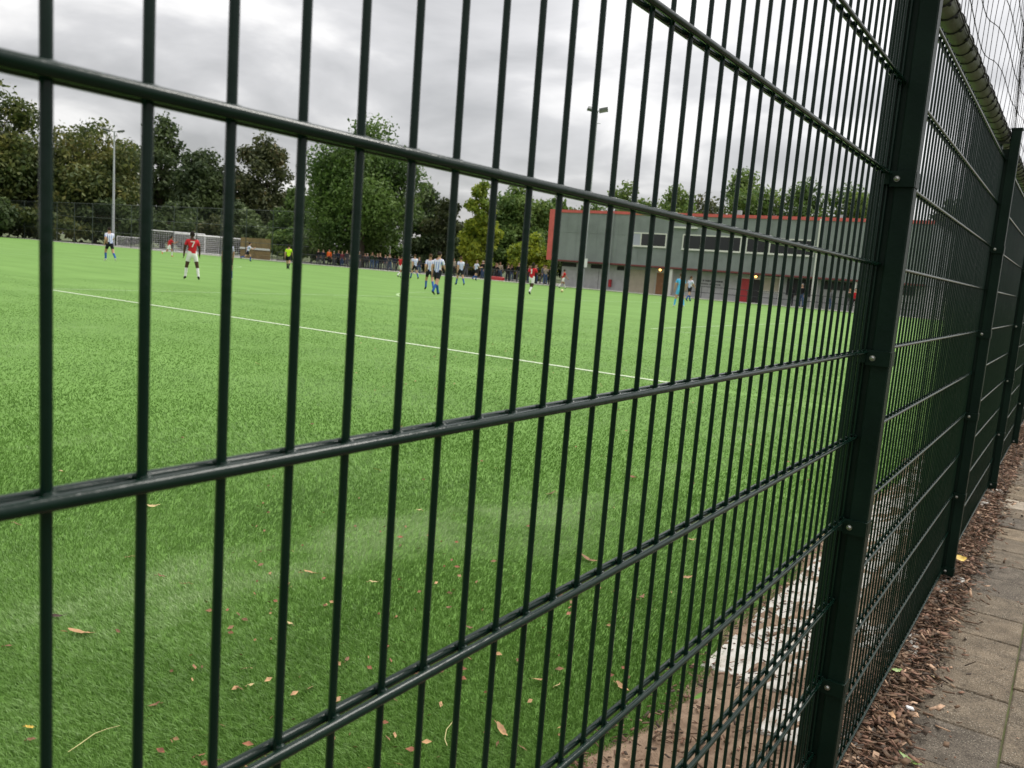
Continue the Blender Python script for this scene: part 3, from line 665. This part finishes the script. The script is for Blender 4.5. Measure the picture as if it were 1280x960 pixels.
MB().box((-20.15, LY-.03, .9), (-17.95, LY+.01, 2.3)).build('recess_shade_panel', DARKM, club)  # flat panel on the wall, recess shade put into its dark colour
MB().box((-17.4, LY-.03, 1.6), (-10.4, LY+.01, 2.3)).build('recess_shade_panel', DARKM, club)  # second flat panel with recess shade painted as near black
for (xv, z1) in ((-25.6, .75), (-17.0, .6)):
    MB().box((xv-.18, FY+3, ZT+.04), (xv+.18, FY+3.3, ZT+.04+z1)).build('roof_vent', BLOCK, club)
MB().box((-40.0, LY-.02, 0), (-39.97, LY+.01, 1.9)).build('wall_joint', DARKM, club)
MB().box((-37.9, LY-.02, 0), (-37.87, LY+.01, 1.9)).build('wall_joint', DARKM, club)

# ------------------------------------------------------------------ floodlight masts
GALV = mat('galvanised_pole', (.44, .46, .47), .55, metal=.25, var=.08, scale=3)
LAMPB = mat('floodlight_body', (.10, .11, .10), .5)
def mast(x, y, H, r, label, heads, s=1.0):
    t = tag(empty('floodlight_mast', (x, y, 0), math.atan2(-(x-CAM[0]), y-CAM[1])), label, 'floodlight', 'floodlight masts beyond the far touchline')
    MB().tube([(0, 0, 0), (0, 0, H*.5), (0, 0, H)], [r*1.4, r*1.1, r*.7], 10).build('pole', GALV, t)
    MB().tube([(-1.0*s, 0, H), (1.0*s, 0, H)], .05*s, 8).build('crossarm', GALV, t)
    for hx, tilt in heads:
        h = MB().bevbox((-.42*s, -.35*s, -.12*s), (.42*s, .35*s, .12*s), .05*s).build('floodlight', LAMPB, t, (hx*s, -.25*s, H+.08*s), (tilt, .25*(-1 if hx > 0 else 1), 0))
        MB().box((-.37*s, -.30*s, -.145*s), (.37*s, .30*s, -.123*s)).build('lamp_glass', mat('lamp_glass', (.3, .31, .32), .2), h)
    return t
p = ad(141.5, hz(141.5), 150); mast(p[0], p[1], ad(142, 164, 150)[2], .15, 'tall slim floodlight mast in front of the olive trees at left', [(-.85, .35), (.75, .1)], 1.25)
p = at(727.5, 361, 68.4); H2 = at(741, 139, 68.4)[2]; mr = mast(p[0], p[1], H2, .085, 'floodlight mast standing before the left half of the clubhouse', [(-.55, .5), (.55, -.2)], .95)
MB().tube([(-.25, -.1, H2-1.1), (.35, -.1, H2-1.1)], .03, 6).build('camera_bracket', GALV, mr)
MB().box((-.28, -.22, 1.95), (.28, -.1, 2.75)).build('switch_box', WHITE, mr)

# ------------------------------------------------------------------ goals
NETW = mat('goal_net', (.55, .55, .55), .9)
def goal(px, D, W, Hh, label, dep=1.9, rz=0.0, r=.078, nets=.30):
    P = ad(px, hz(px), D); t = tag(empty('football_goal', (P[0], P[1], 0), math.atan2(-(P[0]-CAM[0]), P[1]-CAM[1])+rz), label, 'goal', 'goals stored behind the far touchline')
    for sx in (-1, 1):
        MB().tube([(sx*W/2, 0, 0), (sx*W/2, 0, Hh)], r, 8).build('post', WHITE, t)
        MB().tube([(sx*W/2, 0, Hh), (sx*W/2*1.0, dep*.35, Hh), (sx*W/2, dep, 0)], r*.7, 6).build('side_stay', WHITE, t)
        MB().tube([(sx*W/2, 0, .05), (sx*W/2, dep, .05)], r*.6, 6).build('ground_bar', WHITE, t)
    MB().tube([(-W/2, 0, Hh), (W/2, 0, Hh)], r, 8).build('crossbar', WHITE, t)
    MB().tube([(-W/2, dep, .05), (W/2, dep, .05)], r*.6, 6).build('back_bar', WHITE, t)
    nb = MB(); n = int(W/nets)
    for i in range(n+1):
        x = -W/2 + W*i/n; nb.tube([(x, dep*.35, Hh*.99), (x, dep*.8, Hh*.35), (x, dep, .05)], .022, 3, cap=False)
    for k in range(1, 9):
        q = k/9; nb.tube([(-W/2, dep*(.35+.65*q), Hh*(1-q)), (W/2, dep*(.35+.65*q), Hh*(1-q))], .022, 3, cap=False)
    tag(nb.build('goal_net', NETW, t), kind='stuff')
    return t
goal(222, 131, 7.32, 2.75, 'left one of the white goals stored behind the far touchline')
goal(252, 128, 7.32, 2.55, 'middle one of the white goals stored behind the far touchline', rz=.05)
goal(276, 125, 7.0, 2.45, 'right one of the white goals stored behind the far touchline', rz=-.08)
goal(164, 152, 4.2, 1.55, 'small white goal left of the big stored goals', 1.0, r=.05)
goal(473, 112, 2.9, 2.9, 'white goal frame sticking up behind the crowd', 1.2, r=.06)

# ------------------------------------------------------------------ far fence, hoarding, railing
FARF = mat('far_fence_green', (.035, .05, .042), .6)
ff = tag(empty('far_mesh_fence', (0, 68.6, 0)), 'tall thin mesh fence between the far touchline and the trees', 'fence')
x0, x1 = -172.0, at(386, 320, 68.6)[0]
for xv in np.arange(x0, x1, 5.0): MB().tube([(xv, 0, 0), (xv, 0, 6.0)], .05, 6).build('fence_post', FARF, ff)
for z in (2.0, 4.0, 6.0): MB().tube([(x0, 0, z), (x1, 0, z)], .026, 5).build('fence_rail', mat('far_rail', (.07, .085, .08), .5), ff)
mb = MB()
for xv in np.arange(x0, x1, .25): mb.tube([(xv, 0, 0), (xv, 0, 6)], .006, 3, cap=False)
for z in np.arange(.25, 6, .25): mb.tube([(x0, 0, z), (x1, 0, z)], .005, 3, cap=False)
tag(mb.build('fence_mesh', FARF, ff), kind='stuff')
a_, b_ = at(300, 323, 70.3), at(338, 303, 70.3)
TAN = mat('tan_boards', (.24, .17, .07), .8, var=.2, scale=1.5, coords='World')
hb = tag(empty('timber_hoarding', (a_[0], 70.3, 0)), 'low tan timber hoarding with a white rail beside the stored goals', 'hoarding')
for k in range(5): MB().bevbox((0, 0, .02+.52*k), (b_[0]-a_[0], .08, .52+.52*k), .02).build('board', TAN, hb)
MB().box((0, -.10, 1.15), (b_[0]-a_[0], -.02, 1.38)).build('white_rail', WHITE, hb)
RAILM = mat('dark_railing', (.022, .026, .028), .5)
rl = tag(empty('spectator_railing', (0, 67.9, 0)), 'low dark railing along the far touchline in front of the crowd', 'railing')
x0, x1 = at(346, 330, 67.9)[0], -43.2
for xv in np.arange(x0, x1, 2.0): MB().tube([(xv, 0, 0), (xv, 0, 1.1)], .035, 6).build('railing_post', RAILM, rl)
for z in (.15, 1.1): MB().tube([(x0, 0, z), (x1, 0, z)], .03, 6).build('railing_bar', RAILM, rl)
mb = MB()
for xv in np.arange(x0, x1, .125): mb.tube([(xv, 0, .15), (xv, 0, 1.1)], .010, 4, cap=False)
tag(mb.build('railing_bars', RAILM, rl), kind='stuff')
rl2 = tag(empty('clubhouse_railing', (0, 68.0, 0)), 'low dark railing in front of the clubhouse', 'railing')
for xv in np.arange(-28.5, -9.6, 2.0): MB().tube([(xv, 0, 0), (xv, 0, 1.05)], .03, 6).build('railing_post', RAILM, rl2)
for z in (.55, 1.05): MB().tube([(-28.5, 0, z), (-9.6, 0, z)], .025, 6).build('railing_bar', RAILM, rl2)
g = at(620, 350, 67.6)
o = MB().bevbox((-.9, -.2, 0), (.9, .2, .42), .06).build('kit_bag', REDD, None, (g[0], 67.55, 0)); tag(o, 'long red kit bag on the ground at the far touchline', 'bag')

# ------------------------------------------------------------------ people
def fab(name, c, var=.10): return mat(name, c, .85, var=var, scale=6, spec=.2)
SKINS = [fab('skin_light', (.50, .30, .21), .05), fab('skin_tan', (.36, .20, .13), .05), fab('skin_dark', (.07, .038, .025), .05)]
HAIRS = [fab('hair_dark', (.016, .011, .009)), fab('hair_brown', (.07, .038, .02)), fab('hair_fair', (.24, .16, .08)), fab('hair_grey', (.28, .27, .26))]
def stripe_mat():
    m = bpy.data.materials.new('striped_shirt'); m.use_nodes = True; t = m.node_tree; p = t.nodes['Principled BSDF']; p.inputs['Roughness'].default_value = .85
    c = N(t, 'ShaderNodeTexCoord'); sx = N(t, 'ShaderNodeSeparateXYZ'); t.links.new(c.outputs['Object'], sx.inputs[0])
    f = M(t, 'LESS_THAN', M(t, 'FRACT', M(t, 'MULTIPLY', M(t, 'ADD', sx.outputs[0], 5.0), 9.5)), .44)
    lo = M(t, 'LESS_THAN', sx.outputs[2], 1.34)
    mx = N(t, 'ShaderNodeMix', data_type='RGBA'); t.links.new(M(t, 'MULTIPLY', f, M(t, 'MULTIPLY_ADD', lo, .65, .35)), mx.inputs[0]); mx.inputs[6].default_value = (.70, .70, .80, 1); mx.inputs[7].default_value = (.20, .27, .62, 1)
    t.links.new(mx.outputs[2], p.inputs['Base Color']); return m
STRIPE = stripe_mat()
REDK, WHK, BLK, BLUES, SKYB, NEON, ORNG = fab('red_shirt', (.50, .022, .030)), fab('white_kit', (.72, .72, .70)), fab('black_shorts', (.014, .015, .020)), fab('blue_socks', (.025, .10, .34)), fab('sky_blue_kit', (.10, .46, .78)), fab('neon_shirt', (.52, .80, .03)), fab('orange_bib', (.85, .15, .03))
BOOT, BOOTO = fab('black_boots', (.02, .02, .022)), fab('orange_boots', (.75, .22, .08))
def rot_x(v, a):                       # swing in the walking plane; positive a = forward (+y)
    return np.array([v[0], v[1]*math.cos(a) - v[2]*math.sin(a)*1.0, v[1]*math.sin(a) + v[2]*math.cos(a)])
POSES = {  # lean, (left hip, knee), (right hip, knee), (left shoulder, elbow, out), (right ...)
 'stand': (.03, (.04, .05), (-.03, .06), (.05, .25, .14), (.0, .3, .14)),
 'wide': (.08, (.12, .18), (-.14, .12), (-.05, .35, .30), (.12, .4, .30)),
 'walk': (.06, (.38, .15), (-.32, .30), (-.30, .35, .16), (.35, .5, .16)),
 'jog': (.12, (.55, .75), (-.30, .55), (-.45, 1.1, .18), (.45, 1.3, .18)),
 'run': (.30, (.85, .95), (-.55, .85), (-.75, 1.3, .2), (.65, 1.5, .2)),
 'stride': (.10, (.45, .10), (-.50, .20), (-.35, .5, .2), (.30, .6, .2)),
 'arms': (.04, (.05, .06), (-.05, .05), (.55, 1.9, .05), (.5, 2.0, .05)),
}
def pose_joints(name):
    lean, LL, RL, LA, RA = POSES[name]; J = {}
    J['pel'] = np.array([0, 0, .95]); up = np.array([0, math.sin(lean), math.cos(lean)])
    J['spi'] = J['pel'] + up*.20; J['che'] = J['pel'] + up*.40; J['nec'] = J['pel'] + up*.55; J['hed'] = J['nec'] + np.array([0, math.sin(lean*.5), math.cos(lean*.5)])*.10
    for sd, X, leg, arm in (('l', -1, LL, LA), ('r', 1, RL, RA)):
        h, k = leg; dn = np.array([0, 0, -1.0])
        J['hip'+sd] = J['pel'] + np.array([X*.10, 0, -.05])
        spl = .20 if name == 'wide' else .06; th_ = np.array([X*spl, math.sin(h), -math.cos(h)]); J['kne'+sd] = J['hip'+sd] + th_*.43
        sh_ = np.array([X*spl*.5, math.sin(h-k), -math.cos(h-k)]); J['ank'+sd] = J['kne'+sd] + sh_*.41
        fa = h-k; J['toe'+sd] = J['ank'+sd] + np.array([X*.03, math.cos(fa*.7)*.15, -.055 + math.sin(fa*.7)*.14])
        J['hee'+sd] = J['ank'+sd] + np.array([0, -.04*math.cos(fa), -.045 - .03*math.sin(fa)])
        sw, el, ou = arm; J['sho'+sd] = J['che'] + up*.075 + np.array([X*.185, 0, 0])
        au = np.array([X*math.sin(ou), math.sin(sw)*math.cos(ou), -math.cos(sw)*math.cos(ou)]); J['elb'+sd] = J['sho'+sd] + au*.29
        af = np.array([X*math.sin(ou)*.3 - X*.12*min(1, el), math.sin(sw+el), -math.cos(sw+el)]); af /= np.linalg.norm(af); J['wri'+sd] = J['elb'+sd] + af*.25; J['han'+sd] = J['wri'+sd] + af*.085
    zmin = min(min(J['toe'+sd][2], J['hee'+sd][2]) for sd in 'lr') - .035
    for k_ in J: J[k_] = J[k_] - np.array([0, 0, zmin])
    return J
BONES = [('pel', 'spi'), ('spi', 'che'), ('che', 'nec'), ('nec', 'hed')]
for sd in 'lr': BONES += [('pel', 'hip'+sd), ('hip'+sd, 'kne'+sd), ('kne'+sd, 'ank'+sd), ('ank'+sd, 'toe'+sd), ('ank'+sd, 'hee'+sd), ('che', 'sho'+sd), ('sho'+sd, 'elb'+sd), ('elb'+sd, 'wri'+sd), ('wri'+sd, 'han'+sd)]
RAD = dict(pel=(.155, .115), spi=(.145, .105), che=(.165, .115), nec=(.058, .058), hed=(.06, .06), hip=(.105, .105), kne=(.064, .064), ank=(.045, .045), toe=(.036, .03), hee=(.036, .036), sho=(.080, .075), elb=(.050, .050), wri=(.034, .034), han=(.036, .026))
def body_mesh(pose, trousers):
    """one continuous skin grown over the posed skeleton, coloured by limb"""
    J = pose_joints(pose); names = list(J); bm = bmesh.new(); lay = bm.verts.layers.skin.verify(); bv = {}
    for n_ in names:
        v = bm.verts.new(J[n_]); bv[n_] = v; r_ = RAD[n_[:3]]
        if trousers and n_[:3] in ('kne', 'ank'): r_ = (r_[0]*1.35, r_[1]*1.35)
        v[lay].radius = r_; v[lay].use_root = (n_ == 'pel')
    for a, b in BONES: bm.edges.new((bv[a], bv[b]))
    me = bpy.data.meshes.new('sk'); bm.to_mesh(me); bm.free(); o = bpy.data.objects.new('sk', me); COL.objects.link(o)
    o.modifiers.new('s', 'SKIN').use_smooth_shade = True; sb = o.modifiers.new('ss', 'SUBSURF'); sb.levels = 1; sb.render_levels = 1
    dg = bpy.context.evaluated_depsgraph_get(); ev = o.evaluated_get(dg); m2 = bpy.data.meshes.new_from_object(ev)
    vs = np.array([v.co[:] for v in m2.vertices]); fs = [tuple(p_.vertices) for p_ in m2.polygons]
    bpy.data.objects.remove(o); bpy.data.meshes.remove(me); bpy.data.meshes.remove(m2)
    mb = MB(); mi = []
    A = np.array([J[a] for a, b in BONES]); B_ = np.array([J[b] for a, b in BONES])
    for f in fs:
        c = vs[list(f)].mean(0); ab = B_-A; t = np.clip(((c-A)*ab).sum(1)/(ab*ab).sum(1), 0, 1)
        d_ = np.linalg.norm(A + ab*t[:, None] - c, axis=1); k = int(np.argmin(d_)); a, b = BONES[k]; tt = t[k]
        # slots: 0 shirt 1 shorts 2 skin 3 socks 4 boots
        if (a, b) == ('nec', 'hed') : q = 2
        elif (a, b) == ('che', 'nec'): q = 0 if tt < .75 else 2
        elif (a, b) == ('pel', 'spi'): q = 1 if tt < .12 else 0
        elif a == 'pel': q = 1
        elif a[:3] == 'hip': q = 1 if (tt < .62 or trousers) else 2
        elif a[:3] == 'kne': q = 1 if trousers else (2 if tt < .16 else 3)
        elif a[:3] == 'ank': q = 4
        elif a[:3] == 'sho': q = 0 if (tt < .62 or trousers) else 2
        elif a[:3] == 'elb': q = 0 if (trousers and tt < .9) else 2
        elif a[:3] == 'wri': q = 2
        else: q = 0
        mi.append(q)
    mb.v = [tuple(v) for v in vs]; mb.f = fs; mb.m = mi; mb.smooth = [True]*len(fs)
    # head with nose and ears, and five fingers on each hand, in the same mesh
    h = J['hed'] + np.array([0, .012, .075])
    mb.ball(h, (.078, .098, .118), 14, 10, 2); mb.ball(h + np.array([0, .100, -.012]), (.014, .02, .022), 6, 4, 2)
    for X in (-1, 1): mb.ball(h + np.array([X*.079, -.005, -.005]), (.012, .022, .032), 6, 4, 2)
    for sd, X in (('l', -1), ('r', 1)):
        w_, p_ = J['wri'+sd], J['han'+sd]; ax = (p_-w_)/np.linalg.norm(p_-w_); sp = np.cross(ax, np.array([1., 0, 0])); sp /= np.linalg.norm(sp); cu = np.cross(ax, sp)
        for k, L in enumerate((.065, .075, .072, .055)):
            b0 = p_ + sp*(k-1.5)*.018; mb.tube([b0, b0+ax*L*.55-cu*X*.008, b0+ax*L-cu*X*.028], [.0095, .009, .007], 5, 2)
        mb.tube([w_+ax*.03+sp*.03, w_+ax*.06+sp*.055, w_+ax*.10+sp*.06], [.011, .010, .007], 5, 2)
    return mb.mesh('person', [SKINS[0]]*5), h, J
BODY = {}
hairm = {}
def hair_obj(kind, h, m, parent):
    key = (kind, m.name)
    if key not in hairm:
        mb = MB(); vs = []; fs = []; nu, nv = 14, 6
        for i in range(nv+1):
            th_ = (math.pi*.60)*i/nv
            for k in range(nu):
                ph = 2*math.pi*k/nu; fr = max(0, math.sin(ph)); cut = 1 - .48*fr*(i/nv)
                t_ = th_*cut; g_ = 1.0+.03*math.sin(k*5+i*3)
                vs.append((.088*g_*math.sin(t_)*math.cos(ph), .108*g_*math.sin(t_)*math.sin(ph)-.006, .130*g_*math.cos(t_)))
        for i in range(nv):
            for k in range(nu): fs.append((i*nu+k, (i+1)*nu+k, (i+1)*nu+(k+1) % nu, i*nu+(k+1) % nu))
        mb.add(vs, fs, 0, True); hairm[key] = mb.mesh('hair', [m])
    return mobj('hair', hairm[key], None, parent, tuple(h))
DIG = {'7': [[(-.075, .11), (.075, .11), (.075, .08), (-.005, -.11), (-.040, -.11), (.035, .078), (-.075, .078)]], '1': [[(-.03, .13), (.03, .13), (.03, -.13), (-.02, -.13), (-.02, .07), (-.06, .05), (-.06, .09)]]}
def person(px, py, hpx, pose, turn, kit, label, hair=0, skin=0, group=None, trousers=False, xy=None, number=None, boots=None, hgt=None):
    """feet at photo pixel (px,py), hpx tall; turn 0 = back to the camera"""
    key = (pose, trousers)
    if key not in BODY: BODY[key] = body_mesh(pose, trousers)
    me0, h, J = BODY[key]
    P = gp(px, py) if xy is None else np.array([xy[0], xy[1], 0])
    D = np.dot(P-CAM, _f); sc = (hgt or 1.78)/1.78
    if hpx: sc = max(.90, min(1.12, hpx*D/FPX/1.80))
    me = me0.copy()
    mats_ = [kit[0], kit[1], SKINS[skin], kit[2], boots or BOOT]
    for i_, m_ in enumerate(mats_): me.materials[i_] = m_
    o = bpy.data.objects.new('person', me); o.location = (P[0], P[1], 0.004); o.scale = (sc, sc, sc)
    o.rotation_euler = (0, 0, math.atan2(-(P[0]-CAM[0]), P[1]-CAM[1]) + turn); link(o); tag(o, label, 'person', group)
    hair_obj('short', h, HAIRS[hair], o)
    if number:
        c = (J['spi']+J['che'])/2 + np.array([0, -.128, .06])
        for pl_ in DIG[number]:
            n_ = len(pl_); vs = [(x, -.004, z) for x, z in pl_] + [(x, .03, z) for x, z in pl_]
            MB().add(vs, [tuple(range(n_))[::1]] + [(i, (i+1) % n_, n_+(i+1) % n_, n_+i) for i in range(n_)]).build('shirt_number', WHK, o, tuple(c), (-POSES[pose][0], 0, 0))
    return o
SK, RK = (STRIPE, BLK, BLUES), (REDK, WHK, WHK)
GP_, GR_ = 'players in blue and white stripes', 'players in red shirts'
person(137, 327, 43, 'jog', .35, SK, 'player in striped shirt and black shorts below the left floodlight mast', 0, 0, GP_, boots=WHK)
person(211, 321, 29, 'run', -1.2, RK, 'far red shirted player sprinting right in front of the left stored goal', 0, 1, GR_, number=None, boots=BOOTO)
person(239.5, 350, 59, 'wide', .1, RK, 'large red shirted player with number 7 seen from behind', 0, 2, GR_, number='7')
person(284.5, 351, 48, 'stand', .3, SK, 'striped player almost hidden behind the third wire', 0, 0, GP_, boots=WHK)
person(309, 327, 26, 'run', -1.3, SK, 'far striped player running in front of the tan hoarding', 0, 0, GP_)
person(360, 337, 31, 'walk', -.3, (NEON, BLK, BLK), 'referee in neon yellow shirt and black shorts', 0, 0)
person(411, 332, 20, 'stand', 3.0, (ORNG, BLK, BLK), 'steward in bright orange bib standing at the far touchline', 0, 0, trousers=True)
person(500, 347.5, 29, 'jog', -.8, RK, 'red shirted player before the crowd, left of the striped group', 0, 1, GR_)
person(517.5, 349, 31, 'walk', .5, SK, 'striped player half hidden behind the wire left of the pair', 1, 0, GP_)
person(536, 363, 46, 'jog', .15, SK, 'left and smaller striped player of the pair side by side', 1, 0, GP_)
person(545, 369.5, 56, 'stride', -.6, SK, 'right and taller striped player of the pair side by side', 0, 0, GP_)
person(574.5, 357, 36, 'walk', .4, SK, 'striped player standing alone just right of the pair', 1, 0, GP_)
person(594, 351, 26, 'jog', -.9, SK, 'far striped player close to the touchline crowd', 2, 0, GP_)
person(663, 369, 41, 'jog', -.5, RK, 'red shirted player in front of the yellow shrub', 0, 2, GR_, number='1')
person(703, 361, 23, 'stride', -1.1, RK, 'red shirted player at the left end of the clubhouse', 0, 1, GR_, number='1')
person(848, 384.5, 42, 'wide', .2, (SKYB, SKYB, SKYB), 'goalkeeper dressed all in sky blue in front of the clubhouse', 1, 0, boots=WHK)
person(860.5, 377, 32, 'walk', -.8, SK, 'striped player just behind the goalkeeper', 1, 0, GP_)
g = gp(702.5, 363.5, .11)
o = MB().ball((0, 0, 0), .11, 14, 8).build('football', mat('ball_yellow', (.75, .68, .35), .5), None, (g[0], g[1], .11))
for k in range(6):
    a = k*math.pi/3; MB().ball((.088*math.cos(a), .088*math.sin(a), .045*(-1)**k), .028, 6, 4).build('ball_panel', BLK, o)
tag(o, 'pale yellow football at the feet of the red player by the clubhouse', 'ball')
# spectators
ORD = 'first second third fourth fifth sixth seventh eighth ninth tenth eleventh twelfth thirteenth fourteenth fifteenth sixteenth seventeenth eighteenth nineteenth twentieth'.split()
ORD += ['twenty '+x for x in ORD[:9]]
TOPS = [('navy jacket', (.022, .026, .045)), ('black coat', (.012, .012, .014)), ('grey hoodie', (.16, .16, .165)), ('maroon top', (.14, .03, .04)), ('white top', (.62, .61, .58)), ('beige coat', (.34, .29, .22)), ('dark green jacket', (.03, .05, .03)), ('charcoal jacket', (.045, .045, .05))]
LEGS = [('jeans_blue', (.06, .10, .19)), ('trousers_dark', (.02, .021, .028)), ('trousers_grey', (.12, .12, .13))]
def crowd(pxs, where, seed, Y=69.0, tops=None):
    rr = random.Random(seed)
    for i, px in enumerate(sorted(pxs)):
        tn, tcol = rr.choices(TOPS, (6, 7, 2, 2, 1.2, 1.2, 2, 6))[0] if not tops else TOPS[tops[i]]
        ln, lc = rr.choice(LEGS); p_ = at(px, hz(px), Y + rr.choice((0, 0, 1))*rr.uniform(.8, 2.2) + rr.uniform(-.35, .5))
        person(0, 0, None, rr.choice(('stand', 'stand', 'arms', 'wide')), math.pi + rr.uniform(-.7, .7), (fab('top_'+tn.replace(' ', '_'), tcol), fab(ln, lc), fab(ln, lc)),
               'spectator in %s, %s from left in %s' % (tn, ORD[i], where), rr.choice((0, 0, 1, 2, 3)), rr.choice((0, 0, 0, 1, 2)), 'spectators along the far railing', True, (p_[0], p_[1]), hgt=rr.uniform(1.6, 1.88))
r1 = random.Random(5)
crowd([398, 404] + [417+i*4.6+r1.uniform(-3.0, 3.0) for i in range(20)], 'crowd under the biggest tree', 3)
crowd([602+i*4.4+r1.uniform(-3.0, 3.0) for i in range(20)], 'crowd beside the yellow shrub', 4)
crowd([524, 551, 561, 567, 583], 'loose row behind the striped players', 6)
crowd([990, 1003], 'dark recess of the clubhouse', 7, 69.1, [1, 1])
crowd([1038, 1062], 'row right of the clubhouse downpipe', 8, 68.9, [2, 6])
p_ = at(1069, hz(1069), 68.8); person(0, 0, None, 'arms', math.pi, (REDK, BLK, BLK), 'person in red top by the clubhouse, next to the nearest post', 0, 0, None, True, (p_[0], p_[1]), hgt=1.8)
